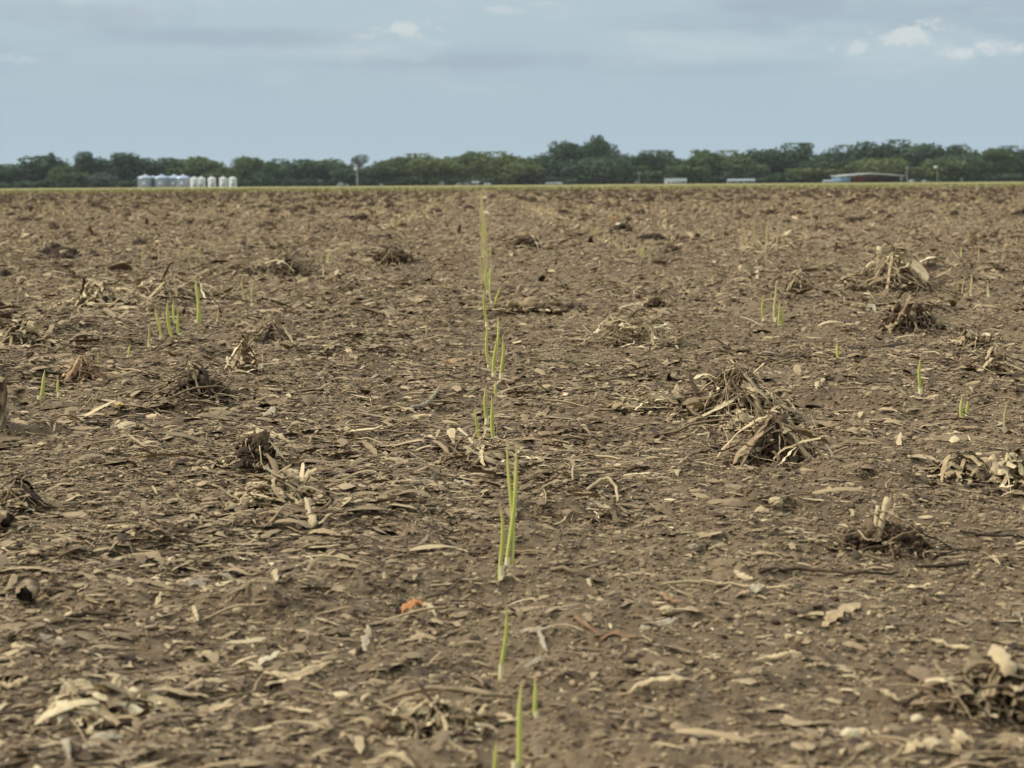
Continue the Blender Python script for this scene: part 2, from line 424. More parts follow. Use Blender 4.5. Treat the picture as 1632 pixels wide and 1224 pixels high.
def straw_batch(mb, x, y, L, r, S, tint, pitch=.1, k=4, bend=.25):
    n = len(x); th = rng.random(n)*2*np.pi; pt = np.abs(rng.normal(0, pitch, n))
    dirv = np.stack([np.cos(th)*np.cos(pt), np.sin(th)*np.cos(pt), np.sin(pt)], 1)
    s0 = np.stack([-np.sin(th), np.cos(th), np.zeros(n)], 1)
    s = np.linspace(-.5, .5, S)
    bz = np.abs(rng.normal(0, bend, n)); bs = rng.normal(0, bend*1.4, n)
    path = dirv[:, None, :]*(s[None, :, None]*L[:, None, None]) + np.array([0, 0, 1])[None, None]*((.25-s**2)[None, :, None]*(bz*L)[:, None, None]*.6) + s0[:, None, :]*((s**2)[None, :, None]*(bs*L)[:, None, None])
    z = height(x, y)
    hz = height(path[:, :, 0]+x[:, None], path[:, :, 1]+y[:, None])
    path[:, :, 2] += .5*(hz-z[:, None])
    path = path+np.stack([x, y, z+r+.0015+np.abs(np.sin(pt))*L*.42], 1)[:, None, :]
    rad = np.broadcast_to(r[:, None], (n, S))*(1-.35*np.abs(s*2)**3)[None]
    tubes(mb, path, rad, k, tint)
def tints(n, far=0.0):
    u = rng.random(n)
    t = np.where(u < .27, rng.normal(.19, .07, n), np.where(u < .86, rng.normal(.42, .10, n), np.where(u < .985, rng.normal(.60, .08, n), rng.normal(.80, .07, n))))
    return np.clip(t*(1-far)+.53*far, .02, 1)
logn = lambda n, med, sg: med*np.exp(rng.normal(0, sg, n))
BANDS = [  # d0, d1, flakes, med length, straws, crumbs, crumb size, segments, mesh
    (.95, 2.5, 120000, .0060, 5600, 80000, .0015, 5),
    (2.5, 5.0, 190000, .0076, 11000, 70000, .0023, 5),
    (5.0, 10., 160000, .0122, 13000, 50000, .0046, 4),
    (10., 20.0, 100000, .023, 9000, 30000, .010, 3),
    (20., 40.0, 80000, .028, 6000, 22000, .020, 3),
    (40., 98.0, 80000, .048, 4000, 18000, .036, 3)]
mb_leaf, mb_straw, mb_crumb = MB(), MB(), MB()
for bi, (d0, d1, nf, med, ns, nc, cs, S) in enumerate(BANDS):
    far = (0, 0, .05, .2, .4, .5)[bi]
    x, yv = place(nf, d0, d1); n = len(x)
    L = np.clip(logn(n, med, .72), med*.3, .055*(1+bi*.5))
    Wr = np.clip(logn(n, .26, .45), .08, .8)
    Wr = np.where(L > .022*(1+bi*.4), Wr*.55, Wr)
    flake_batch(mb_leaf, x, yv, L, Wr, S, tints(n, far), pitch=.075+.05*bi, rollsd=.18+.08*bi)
    x, yv = place(ns, d0, d1); n = len(x)
    L = np.clip(logn(n, med*2.9, .55), med, .10 if bi < 3 else .14)
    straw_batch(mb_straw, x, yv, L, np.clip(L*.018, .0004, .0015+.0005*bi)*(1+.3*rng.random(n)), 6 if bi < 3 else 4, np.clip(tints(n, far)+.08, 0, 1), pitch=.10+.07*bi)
    if bi < 4:     # longer shredded leaves gathered in drifts
        x, yv = place((2400, 4800, 7500, 9000)[bi], d0, d1); k = rng.random(len(x)) < np.clip((bare(x, yv)-.25)*1.6, .15, 1); x, yv = x[k], yv[k]; n = len(x)
        L = np.clip(logn(n, (.026, .030, .042, .06)[bi], .45), .012, .12)
        flake_batch(mb_leaf, x, yv, L, np.clip(logn(n, .13, .4), .05, np.minimum(.3, .009*(1+bi*.5)/L)), 8 if bi < 2 else 5, np.clip(rng.normal(.43, .13, n), .06, .85), lift=.001, pitch=.10+.03*bi, bend=.3, rollsd=.3)
    x, yv = place(nc, d0, d1, False); n = len(x)
    sz = np.clip(logn(n, cs, .45), cs*.4, cs*2.6)
    size = np.stack([sz, sz*(.6+.6*rng.random(n)), sz*(.35+.5*rng.random(n))], 1)
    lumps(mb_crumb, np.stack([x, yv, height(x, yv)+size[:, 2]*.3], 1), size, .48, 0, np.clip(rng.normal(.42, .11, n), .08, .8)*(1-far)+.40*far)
for sx_ in (-1, 1, -2, 2):     # paler stubble lines along the neighbouring rows
    n = 14000 if abs(sx_) == 1 else 6500
    d = 15+rng.random(n)*78; x = .02+sx_*.757+rng.normal(0, .10, n); k = rng.random(n) < np.clip((vnoise(x*0+sx_*3, d, 3.1)-.2)*1.6, .1, 1); d, x = d[k], x[k]; n = len(x)
    flake_batch(mb_leaf, x, d, .02+.035*rng.random(n)*(1+d*.012), np.full(n, .3), 3, np.clip(rng.normal(.71, .09, n), .3, 1), lift=.002, pitch=.45, rollsd=.6)
lf = mb_leaf.build('leaf_litter', M_deb); tag(lf, 'shredded dry leaf and husk chips strewn over the soil', 'leaf litter', kind='stuff')
sf = mb_straw.build('straw_litter', M_deb); tag(sf, 'thin dry straw pieces strewn over the soil', 'straw', kind='stuff')
cf = mb_crumb.build('soil_crumbs', M_lump); tag(cf, 'small brown soil crumbs covering the field', 'soil', kind='stuff')

# ------------------------------------------------------------------ stubble clumps
LOOSE = .72
def arc_straws(mb, n, R, Hh, cen=(0, 0), tint=.7, tv=.12, r=.0013, spread=1.0, low=.2, k=4, up=.0, dirbias=None, S=9, leafy=0.0):
    th = rng.random(n)*2*np.pi
    if dirbias is not None: th = dirbias[0]+rng.normal(0, dirbias[1], n)
    r0 = rng.random(n)*.35*R; r1 = R*(.45+.75*rng.random(n))*spread
    a0 = rng.random(n)*2*np.pi
    p0 = np.stack([cen[0]+r0*np.cos(a0), cen[1]+r0*np.sin(a0), Hh*(low+(1-low)*rng.random(n))], 1)
    p1 = np.stack([cen[0]+r1*np.cos(th), cen[1]+r1*np.sin(th), np.full(n, .002)+up*Hh*rng.random(n)], 1)
    # more than half are loose bits lying across the heap in any direction
    lo_ = rng.random(n) < LOOSE
    rq = R*1.2*rng.random(n)**.62; aq = rng.random(n)*6.283
    cz = Hh*np.clip(1-(rq/(R*1.2))**1.3, 0, 1)*(.25+.75*rng.random(n))
    ll = R*(.3+.85*rng.random(n)**1.3)*.5; sl = np.clip(rng.normal(0, .38, n), -1, 1)
    dx_, dy_, dz_ = ll*np.cos(th), ll*np.sin(th), ll*sl
    cc = np.stack([cen[0]+rq*np.cos(aq), cen[1]+rq*np.sin(aq)*.8, cz], 1); dd_ = np.stack([dx_, dy_, dz_], 1)
    p0 = np.where(lo_[:, None], cc-dd_, p0); p1 = np.where(lo_[:, None], cc+dd_, p1)
    p0[:, 2] = np.maximum(p0[:, 2], .001); p1[:, 2] = np.maximum(p1[:, 2], .001)
    mid = (p0+p1)/2
    mid[:, 2] = np.where(lo_, mid[:, 2]+ll*rng.normal(.15, .25, n), np.maximum(p0[:, 2], p1[:, 2])*(.55+.45*rng.random(n)))
    mid[:, :2] += rng.normal(0, R*.14, (n, 2))
    s = np.linspace(0, 1, S)[None, :, None]
    path = p0[:, None]*(1-s)**2+2*mid[:, None]*s*(1-s)+p1[:, None]*s*s
    kk = rng.integers(2, S-2, n) if S > 5 else np.full(n, 2)
    kn = rng.normal(0, .10, (n, 3))*R*(rng.random(n) < .5)[:, None]
    fall = np.clip((np.arange(S)[None]-kk[:, None])/S, 0, 1)
    path = path+fall[..., None]*kn[:, None, :]*2+rng.normal(0, R*.012, path.shape)
    path[..., 2] = np.maximum(path[..., 2], .0008)
    tt = np.clip(rng.normal(tint, tv, n), 0, 1)
    nl = int(n*leafy)
    if n-nl > 0:
        rr = r*(.6+.9*rng.random(n-nl)); rad = rr[:, None]*(1-.55*np.linspace(0, 1, S)[None]**2)
        tubes(mb, path[nl:], rad, k, tt[nl:])
    if nl:
        side = np.stack([-np.sin(th[:nl]), np.cos(th[:nl]), rng.normal(0, .4, nl)], 1); side /= np.linalg.norm(side, axis=1, keepdims=True)
        wd = (r*(3.0+6.5*rng.random(nl)**1.6))[:, None]*(np.clip(1.1-np.abs(np.linspace(-1, 1, S))**4*rng.random((nl, 1)), .1, 1))*np.clip(1+.3*rng.normal(0, 1, (nl, S)), .2, 1.8)
        strips(mb, path[:nl], side, wd, rng.normal(.4, .4, nl), np.repeat(tt[:nl], S*3)+rng.normal(0, .03, nl*S*3))
def heap(mb, R3, seed, tint, n=220, base=.0):
    """ragged soil heap: a rough core under many broken crumbs of all sizes"""
    g = np.random.default_rng(int(seed)*31+5); sx, sy, sz = R3
    # irregular plan outline: lobes at random bearings
    lb = g.random(3)*6.28; la = .15+.25*g.random(3)
    def rad_(a): return .75+sum(q_*np.cos((i_+1)*a-b_) for i_, (q_, b_) in enumerate(zip(la, lb)))
    V, Fc = ICO[3 if n > 100 else 2]; a = np.arctan2(V[:, 1], V[:, 0]); rr = rad_(a)*(1+.10*g.normal(0, 1, len(V)))
    top = 1+.25*np.cos(a*2+lb[0])*np.hypot(V[:, 0], V[:, 1])
    P = np.stack([V[:, 0]*rr*sx*.85, V[:, 1]*rr*sy*.85, base+V[:, 2]*sz*.8*top*(1+.08*g.normal(0, 1, len(V)))], 1)
    mb.add(P, t=Fc, tint=np.clip(tint+g.normal(0, .05, len(V)), 0, 1))
    a = g.random(n)*6.28; q_ = g.random(n)**.6*1.15; R_ = rad_(a)
    h_ = sz*.85*np.sqrt(np.clip(1-(q_/1.05)**2, 0, 1))*(.55+.5*g.random(n))
    s_ = np.clip(np.exp(g.normal(math.log(.10), .55, n)), .03, .34)*(1-.45*q_)
    c = np.stack([q_*R_*np.cos(a)*sx, q_*R_*np.sin(a)*sy, base+h_], 1)
    size = s_[:, None]*np.array([[sx, sy, (sx+sz)*.42]])*(.6+.8*g.random((n, 3)))
    k = n//4
    lumps(mb, c[:k], size[:k]*1.15, .30, 1, np.clip(tint+g.normal(.02, .09, k), 0, 1))
    lumps(mb, c[k:], size[k:], .45, 0, np.clip(tint+g.normal(.05, .11, n-k), 0, 1))
def clump(px, py, wpx, hpx, label, cat='stubble clump', name='stubble_clump', soil=.16, soil_h=.6, n=26, tint=.68, leafy=.35, stubs=(), red=False, seed=1, low=.2, spread=1.0, r=None, roots=0, up=0.0, dirb=None, group=None, soilw=.6, grey=False, loose=.84):
    global rng, LOOSE
    keep_rng = rng; rng = np.random.default_rng(seed*17+3); LOOSE = loose
    p = ground(px, py); d = p.y
    R = wpx/2*d/F; Hh = hpx*d/F/1.0
    p = p+Vector((0, R*.45, 0)); p.z = float(height(p.x, p.y))
    e = empty(name, p, label=label, cat=cat, group=group)
    r = (r or max(.0010, R*.020))*.9
    if soil < .3 and name != 'soil_clod': soil = soil*.6+.05  # mound soil kept dark, painting the shade of the cavities into its colour
    soil_h *= .82; leafy = max(leafy, .5) if n >= 20 else leafy; tint = min(tint, .62); n = int(n*1.8)
    if soil_h > 0:
        m = MB()
        heap(m, (R*soilw*1.2, R*soilw*.85, Hh*soil_h*1.1), seed, soil+.04, 260)
        nn = 160; a = rng.random(nn)*6.28; q = np.abs(rng.normal(0, .55, nn))*R
        lumps(m, np.stack([q*np.cos(a), q*np.sin(a)*.8, rng.random(nn)*.003], 1), np.abs(rng.normal(R*.045, R*.02, (nn, 3)))+.001, .3, 0, np.clip(rng.normal(soil+.12, .07, nn), 0, 1))
        m.build('soil_ball', M_lump, e)
    if n:
        m = MB(); arc_straws(m, int(n*2.0), R*1.12, Hh*1.15, tint=tint, tv=.20, r=r*1.0, low=low, spread=spread, leafy=leafy, up=up, dirbias=dirb)
        if n:
            nf = 90; aa = rng.random(nf)*6.28; qq = R*(.2+1.1*rng.random(nf)); zz = Hh*.55*np.clip(1-qq/R, 0, 1)*rng.random(nf)
            fx, fy = qq*np.cos(aa), qq*np.sin(aa)
            LL = R*(.08+.22*rng.random(nf)); ta = rng.random(nf)*6.28; sl_ = np.linspace(-.5, .5, 4)
            dv = np.stack([np.cos(ta), np.sin(ta), rng.normal(0, .3, nf)], 1)
            pth = np.stack([fx, fy, zz+.002], 1)[:, None]+dv[:, None]*sl_[None, :, None]*LL[:, None, None]
            sdv = np.stack([-np.sin(ta), np.cos(ta), rng.normal(0, .4, nf)], 1)
            strips(m, pth, sdv, (LL*.3)[:, None]*np.clip(1+.4*rng.normal(0, 1, (nf, 4)), .2, 2), rng.normal(.3, .3, nf), np.clip(rng.normal(.5, .18, nf), 0, 1))
        m.build('straw_tuft', M_red if red else (M_grey if grey else M_deb), e)
    if roots:
        m = MB(); arc_straws(m, roots, R*1.0, Hh*.55, tint=.26, tv=.1, r=r*1.4, low=.4)
        m.build('roots', M_deb, e)
    for (dx, dh, wd, tt, lean) in stubs:    # dx across in fractions of R, height in H, width in R
        m = MB(); S = 6; s = np.linspace(0, 1, S)
        path = np.stack([dx*R+lean*R*s, -.1*R+.1*R*s, Hh*(.3+(dh-.3)*s)], 1)[None]
        tubes(m, path, (wd*R*(1-.15*s+.05*np.sin(s*9)))[None], 8, np.full(1, min(tt, .82)), cap=True)
        m.v[-1] += rng.normal(0, wd*R*.12, m.v[-1].shape).astype(np.float32); m.build('stalk_stub', M_deb, e)
    rng = keep_rng
    return e
# hand-placed clumps, from the photograph
clump(1180, 672, 150, 74, 'arched pale straw clump behind the dark rooted stump', soil=.13, soil_h=.55, n=60, tint=.56, leafy=.3, seed=2, low=.5, roots=10, loose=.6, r=.0013)
e = clump(1240, 742, 150, 82, 'dark rooted stalk stump with roots splayed over the soil', cat='root stump', name='root_stump', soil=.12, soil_h=.75, n=24, tint=.42, leafy=.3, seed=5, roots=34, soilw=.5, low=.5, loose=.5, stubs=((.05, 1.0, .14, .25, .1),))
clump(1190, 684, 56, 26, 'pale cream broken husk lump wedged between the two root clumps', cat='husk', name='husk_lump', soil=.70, soil_h=.8, n=24, tint=.7, leafy=.9, seed=9, soilw=.7)
clump(1425, 464, 120, 66, 'straw clump topped by three pale stalk stubs and a white chip', soil=.14, soil_h=.4, n=58, tint=.58, leafy=.35, seed=12, low=.4, loose=.75, r=.0016, roots=6, stubs=((-.35, 1.0, .09, .9, .05), (-.02, 1.05, .06, .95, .02), (.08, 1.08, .06, .95, .03)))
clump(1458, 530, 96, 66, 'dark leafy root clump with curled pale leaf ends', soil=.10, soil_h=.8, n=30, tint=.46, leafy=.8, loose=.86, seed=15, low=.55, roots=8, soilw=.75)
clump(1012, 552, 124, 62, 'fan of bleached straw and husk strips right of the seedling row', soil=.2, soil_h=.35, n=72, tint=.60, leafy=.65, seed=19, low=.3, r=.0009, loose=.9)
clump(1418, 886, 160, 56, 'dark soil mound with roots and a pale stub standing on top', cat='root stump', name='root_stump', soil=.10, soil_h=.95, n=12, tint=.45, leafy=.2, seed=21, roots=20, soilw=.7, stubs=((-.18, 1.55, .085, .92, .22), (-.26, 1.3, .05, .85, .10)))
clump(412, 760, 96, 60, 'blackish crumbly soil clod with wisps of straw, near pale husks', cat='soil clod', name='soil_clod', soil=.06, soil_h=.95, n=14, tint=.55, leafy=.3, seed=25, soilw=.75, low=.4)
clump(312, 648, 104, 56, 'dark brown root clump leaning to one side behind the blackish clod', soil=.07, soil_h=.8, n=24, tint=.30, leafy=.5, seed=28, roots=14, soilw=.7, low=.5)
clump(447, 806, 140, 40, 'cluster of small pale curled husks in front of the blackish clod', cat='husk cluster', name='husk_cluster', soil=.35, soil_h=.25, n=40, tint=.66, leafy=.85, seed=31, r=.0011, low=.3, up=.2)
clump(128, 600, 66, 40, 'small reddish straw clump beside a lone seedling', soil=.15, soil_h=.5, n=30, tint=.55, leafy=.3, seed=35, red=True, low=.4)
clump(150, 496, 110, 50, 'flattened heap of pale husk leaves over dark soil', cat='husk heap', name='husk_heap', soil=.13, soil_h=.5, n=34, tint=.72, leafy=.7, seed=38, low=.3, r=.0017)
clump(262, 478, 150, 34, 'low spread of dry husks behind the seedling cluster', cat='husk heap', name='husk_heap', soil=.2, soil_h=.3, n=50, tint=.66, leafy=.6, seed=41, low=.2, r=.0014)
clump(456, 440, 76, 44, 'brown straw clump in the middle distance beyond the husk heaps', soil=.14, soil_h=.5, n=46, tint=.40, leafy=.15, seed=44, red=False, low=.4, r=.0018)
clump(385, 596, 60, 56, 'grey leaf strips folded upright over the soil', cat='leaf strips', name='leaf_strips', soil=.25, soil_h=.2, n=16, tint=.66, leafy=.9, seed=47, low=.6, r=.0014)
clump(432, 552, 90, 44, 'brown curled leaf clump above the grey leaf strips', soil=.16, soil_h=.6, n=30, tint=.48, leafy=.6, seed=50, low=.4)
clump(82, 960, 60, 44, 'fuzzy brown fibre tuft beside the hollow stalk', cat='fibre tuft', name='fibre_tuft', soil=.2, soil_h=.5, n=44, tint=.42, leafy=.1, seed=53, low=.4, r=.0006)
clump(618, 424, 74, 32, 'dark clods with pale straw tips behind the bare patch', cat='soil clod', name='soil_clod', soil=.08, soil_h=.95, n=14, tint=.6, leafy=.3, seed=56, soilw=.8)
clump(850, 506, 104, 14, 'grey crusted soil slab beside the seedling row', cat='soil slab', name='soil_slab', soil=.30, soil_h=.95, n=4, tint=.5, leafy=.3, seed=59, soilw=.95)
clump(1046, 496, 44, 28, 'small dark clod behind the bleached straw fan', cat='soil clod', name='soil_clod', soil=.09, soil_h=1, n=4, tint=.5, seed=62, soilw=.8)
clump(1276, 468, 64, 36, 'brown upright leaf scraps beside the tall seedlings', cat='leaf scraps', name='leaf_scraps', soil=.14, soil_h=.5, n=16, tint=.5, leafy=.8, seed=65, low=.6)
clump(1588, 590, 90, 44, 'grey brown leaf clump by the edge above the short seedlings', soil=.12, soil_h=.6, n=26, tint=.5, leafy=.7, seed=68, low=.4)
clump(1556, 552, 80, 26, 'thin dry straw clump lying beside the leafy root clump', soil=.12, soil_h=.6, n=24, tint=.5, leafy=.2, seed=70, low=.3)
clump(1600, 1132, 190, 78, 'large torn root clump with arching stalk in the lower corner', cat='root stump', name='root_stump', soil=.18, soil_h=.7, n=44, tint=.5, leafy=.5, seed=72, roots=16, low=.35, r=.0013)
clump(690, 1178, 150, 46, 'tangle of shredded tan leaves beside the pale husk lump', cat='leaf tangle', name='leaf_tangle', soil=.25, soil_h=.4, n=50, tint=.55, leafy=.7, seed=75, low=.3, r=.0009)
clump(610, 1160, 84, 34, 'dark rough lump with pale cut face beside the leaf tangle', cat='cob piece', name='cob_piece', soil=.18, soil_h=1.0, n=4, tint=.5, seed=78, soilw=.85)
clump(636, 1150, 52, 26, 'smooth pale tan husk lump resting on the dark lump', cat='husk', name='husk_lump', soil=.78, soil_h=1.1, n=0, seed=80, soilw=.9)
clump(775, 752, 128, 44, 'spidery tuft of thin pale straws at the foot of the seedlings', cat='straw tuft', name='straw_tuft', soil=.2, soil_h=.2, n=22, tint=.66, leafy=.05, seed=83, r=.0011, low=.2, spread=1.1)
clump(968, 832, 70, 34, 'small dark tuft under the curved straw', cat='root tuft', name='root_tuft', soil=.22, soil_h=.5, n=16, tint=.45, leafy=.3, seed=86, r=.0008)
clump(1024, 648, 84, 22, 'flat bundle of parallel straws between the straw clumps', cat='straw bundle', name='straw_bundle', soil=.2, soil_h=.4, n=34, tint=.62, leafy=.2, seed=89, r=.0011, dirb=(.1, .3))
clump(30, 552, 80, 40, 'pale broken husk pieces in the second left row', cat='husk heap', name='husk_heap', soil=.2, soil_h=.3, n=22, tint=.6, leafy=.9, seed=92, low=.3, r=.0018)
clump(1545, 770, 110, 46, 'pale crumpled husk leaves in front of the short seedlings', cat='husk leaves', name='husk_leaves', soil=.3, soil_h=.2, n=22, tint=.56, leafy=.9, seed=95, low=.3, r=.0014)
clump(1618, 778, 50, 56, 'cream standing husk scrap at the right edge', cat='husk leaves', name='husk_leaves', soil=.3, soil_h=.2, n=12, tint=.62, leafy=.9, seed=97, low=.6, r=.0018)
clump(22, 800, 90, 44, 'twisted stalk bits over a dark gap beside the hollow black stalk end', cat='stalk bits', name='stalk_bits', soil=.1, soil_h=.5, n=18, tint=.45, leafy=.4, seed=99, roots=8, low=.4)
clump(160, 1160, 150, 46, 'crumpled pale leaves near the lower corner', cat='leaf scraps', name='leaf_scraps', soil=.2, soil_h=.25, n=30, tint=.62, leafy=.9, seed=101, r=.0012, low=.3)
clump(840, 396, 66, 22, 'brown clod strip behind the bare soil, right of the row', cat='soil clod', name='soil_clod', soil=.14, soil_h=1, n=8, tint=.6, seed=103, soilw=.9)
clump(1210, 402, 60, 14, 'pale straw stubble line with dark soil below', cat='straw bundle', name='straw_bundle', soil=.2, soil_h=.6, n=30, tint=.64, leafy=.3, seed=105)

# hollow stalks
def stalk(p0, p1, rad, label, tint=.4, hollow=True, m=None, name='stalk_piece', cat='stalk'):
    p0 = Vector(p0); p1 = Vector(p1)
    e = empty(name, p0, label=label, cat=cat)
    S = 10; s = np.linspace(0, 1, S)[:, None]
    path = np.array((0, 0, 0))[None]*(1-s)+np.array(p1-p0)[None]*s
    path = path+rng.normal(0, rad*.06, path.shape)
    mbb = MB(); prof = rad*(1+.10*np.cos(np.linspace(0, 9, S))); tubes(mbb, path[None], prof[None], 14, np.clip(rng.normal(tint, .10, (1, S)), 0, 1))
    ax_ = np.array((p1-p0).normalized()); vv = mbb.v[-1]; ring = rng.normal(0, rad*.55, 14)
    vv[-14:] += (ring[:, None]*ax_[None]).astype(np.float32); vv[-14:] += rng.normal(0, rad*.16, (14, 3)).astype(np.float32); vv += rng.normal(0, rad*.05, vv.shape).astype(np.float32); mbb.c[-1] = np.clip(mbb.c[-1]+rng.normal(0, .12, len(vv)), 0, 1).astype(np.float32)
    mbb.build('rind', m or M_deb, e)
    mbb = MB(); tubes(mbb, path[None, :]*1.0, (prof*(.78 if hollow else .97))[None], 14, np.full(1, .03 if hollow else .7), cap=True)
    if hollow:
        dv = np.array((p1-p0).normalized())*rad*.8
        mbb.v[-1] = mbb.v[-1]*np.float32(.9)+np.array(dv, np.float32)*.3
    mbb.build('pith_or_dark_core', M_deb, e)
    return e
p = ground(2, 690); q = at_y(2, 600, p.y); stalk(p, (q.x-.001, p.y, q.z), .0085, 'upright brown stalk stub cut off by the left edge', .28, False)
p = ground(38, 972); stalk((p.x-.002, p.y+.03, p.z+.013), (p.x+.002, p.y, p.z+.0125), .0085, 'short hollow stalk end with a dark round opening', .3)
p = ground(14, 848); stalk((p.x-.03, p.y+.02, p.z+.012), (p.x, p.y, p.z+.010), .009, 'hollow black stalk end poking in at the left edge', .35)
p = ground(1040, 0+1000)

# ------------------------------------------------------------------ single pieces lying on the soil
def piece(pts, wpx, label, tint=.7, m=None, name='leaf_piece', cat='leaf', lift=0.0, curl=.4, tube=False, taper=True, arch=0.0, roll=.5):
    tint = min(tint, .70) if tint > .5 else tint
    wpx *= .85
    P = [ground(*a) for a in pts]
    yb = sum(p_.y for p_ in P)/len(P)
    c = P[0].copy()
    S = 18
    t_ = np.linspace(0, len(P)-1, S); arr = np.array([list(p_) for p_ in P])
    path = np.stack([np.interp(t_, np.arange(len(P)), arr[:, i]) for i in range(3)], 1)
    s = np.linspace(0, 1, S)
    path[:, 2] = np.maximum(path[:, 2], height(path[:, 0], path[:, 1]))+.003+lift*s+arch*4*s*(1-s)
    path += rng.normal(0, .0004, path.shape)
    wd = wpx*yb/F
    path -= np.array(c)[None]
    mb_ = MB()
    if tube: tubes(mb_, path[None], (wd*.5*(1-.35*s**3))[None], 8, np.full(1, tint), cap=True)
    else:
        tan = path[-1]-path[0]; sd2 = np.cross(tan, (0, 0, 1)); sd2 = sd2/np.linalg.norm(sd2)
        sd2 = sd2*math.cos(roll)+np.array((0, 0, 1))*math.sin(roll)*(1 if sd2[1] > 0 else -1)
        prof = np.clip(1.1-np.abs(2*s-1)**(3.2 if taper else 7), .2, 1)*np.clip(1+.2*np.sin(s*13+pts[0][0])+.26*rng.normal(0, 1, S), .35, 1.6); prof[0] *= .3+.7*rng.random(); prof[-1] *= .2+.6*rng.random()
        strips(mb_, path[None], sd2[None], (wd*1.15*prof)[None], np.array([curl]), np.clip(np.full(S*3, tint)+rng.normal(0, .06, S*3), 0, 1))
        v = mb_.v[0]; n0 = len(v)
        v2 = v.copy(); v2[:, 2] -= .0007      # thickness
        q0 = mb_.q[0]; mb_.add(v2, q=q0[:, ::-1]-0, tint=mb_.c[0])
        mb_.v[-1] = v2
        # rim
        ri = []
        for i in range(S-1):
            for cidx in (0, 2):
                a = i*3+cidx; b2 = a+3; ri.append((a, b2, b2+n0, a+n0))
        mb_.q.append(np.array(ri))
    o = mb_.build(name, m or M_deb)
    o.location = c
    tag(o, label, cat); return o
piece([(1003, 1116), (1030, 1103), (1070, 1094), (1100, 1097)], 12, 'long cream curved leaf lying on bare soil below the wavy strip', .9, lift=.003, arch=.004)
piece([(1202, 1056), (1240, 1060), (1278, 1050)], 9, 'wavy golden leaf strip over a dark hollow', .82, arch=.004)
piece([(1282, 1068), (1310, 1070), (1345, 1080)], 8, 'thin grey stalk beside the wavy golden strip', .55, arch=.003)
piece([(1018, 1010), (1048, 1000), (1080, 992)], 14, 'pale grey pointed leaf piece with ragged edge', .8, M_grey)
piece([(1196, 938), (1208, 950), (1218, 962)], 16, 'whitish flat strip lying across the long straw', .8, M_grey, lift=.002)
piece([(1052, 936), (1120, 938), (1190, 940), (1260, 942)], 7, 'long horizontal tan straw under the whitish strip', .72, tube=True, name='straw', cat='straw')
piece([(1040, 940), (1064, 955), (1090, 966)], 8, 'orange tan leaf strip at the end of the long straw', .6, M_red)
piece([(1210, 920), (1280, 917), (1370, 919), (1430, 918)], 7, 'very long dark stem lying below the stub mound', .18, tube=True, name='stem', cat='stem')
piece([(905, 1008), (960, 1020), (1030, 1028)], 10, 'long flat brown strip right of the row in front of the straws', .5, M_red)
piece([(792, 934), (812, 938), (832, 934)], 7, 'pale broken straw below the tall seedling', .82, name='straw', cat='straw')
piece([(845, 1015), (858, 1030), (872, 1046)], 9, 'slanted pale grey leaf strip beside the low seedling', .75, M_grey)
piece([(828, 1012), (848, 1016), (880, 1018)], 7, 'light strip above the slanted grey strip', .8, M_grey)
piece([(836, 1072), (852, 1062), (870, 1056)], 8, 'short grey strip just above the two lowest seedlings', .6, M_grey)
piece([(877, 912), (920, 912), (966, 903), (982, 900)], 8, 'long brown stalk with knobbly end', .45, tube=True, name='stalk', cat='stalk')
piece([(935, 785), (965, 780), (982, 786), (984, 808)], 7, 'curved hook shaped straw over the dark tuft', .74, arch=.012, tube=True, name='straw', cat='straw')
piece([(645, 782), (680, 770), (712, 756)], 14, 'dark grey flat bark piece left of the row', .25, M_grey, roll=.7)
piece([(718, 768), (735, 772), (752, 778)], 8, 'small pale leaf piece at the tip of the bark piece', .78, M_grey)
piece([(480, 812), (500, 822), (535, 828)], 12, 'glossy cream husk strip beside a black hollow', .9, arch=.004)
piece([(402, 690), (430, 693), (470, 697)], 9, 'bleached leaf piece lying behind the blackish clod', .85)
piece([(580, 1044), (584, 1032), (590, 1018)], 12, 'small upright whitish leaf blade on bare soil', .8, M_grey, lift=.006)
piece([(404, 1066), (430, 1056), (446, 1050)], 10, 'white tipped leaf piece with a curled edge', .92, M_white)
piece([(420, 1090), (470, 1078), (530, 1066)], 15, 'broad tan leaf strip below the white tipped piece', .66)
piece([(290, 1104), (320, 1094), (332, 1090)], 10, 'thin tan twig with pale end beside the broad strip', .7, tube=True, name='twig', cat='twig')
piece([(100, 1010), (160, 1016), (250, 1020), (300, 1018)], 8, 'long dark straight stem in the lower part of the field', .3, tube=True, name='stem', cat='stem')
piece([(60, 1024), (90, 1030), (120, 1036)], 13, 'dull grey leaf strip below the long dark stem', .4, M_grey)
piece([(0, 1045), (20, 1040), (40, 1038)], 11, 'cream leaf strip at the left edge', .82)
piece([(0, 1100), (20, 1094), (46, 1086)], 15, 'wide grey cream leaf at the left edge near the rounded chip', .62)
piece([(106, 988), (140, 980), (200, 966)], 9, 'black stalk with pale split end', .12, tube=True, name='stalk', cat='stalk')
piece([(300, 940), (330, 930), (370, 934)], 34, 'broad flat grey leaf pressed on the soil', .45, M_grey, taper=False, roll=.15)
piece([(245, 948), (265, 940), (288, 936)], 9, 'pale golden leaf strip left of the broad grey leaf', .85)
piece([(430, 918), (436, 930), (442, 940)], 11, 'small golden chip above the bare soil', .85, lift=.002)
piece([(306, 972), (312, 985), (316, 1002)], 8, 'short tan twig leaning on the litter', .75, lift=.004)
piece([(640, 985), (660, 972), (676, 968)], 12, 'orange folded husk with dark underside', .7, M_orange, name='husk_piece', cat='husk', arch=.004)
piece([(672, 968), (684, 972), (694, 982)], 11, 'pale end of husk beside the orange folded husk', .85)
piece([(646, 966), (636, 976), (634, 990)], 9, 'black curled scrap touching the orange folded husk', .05)
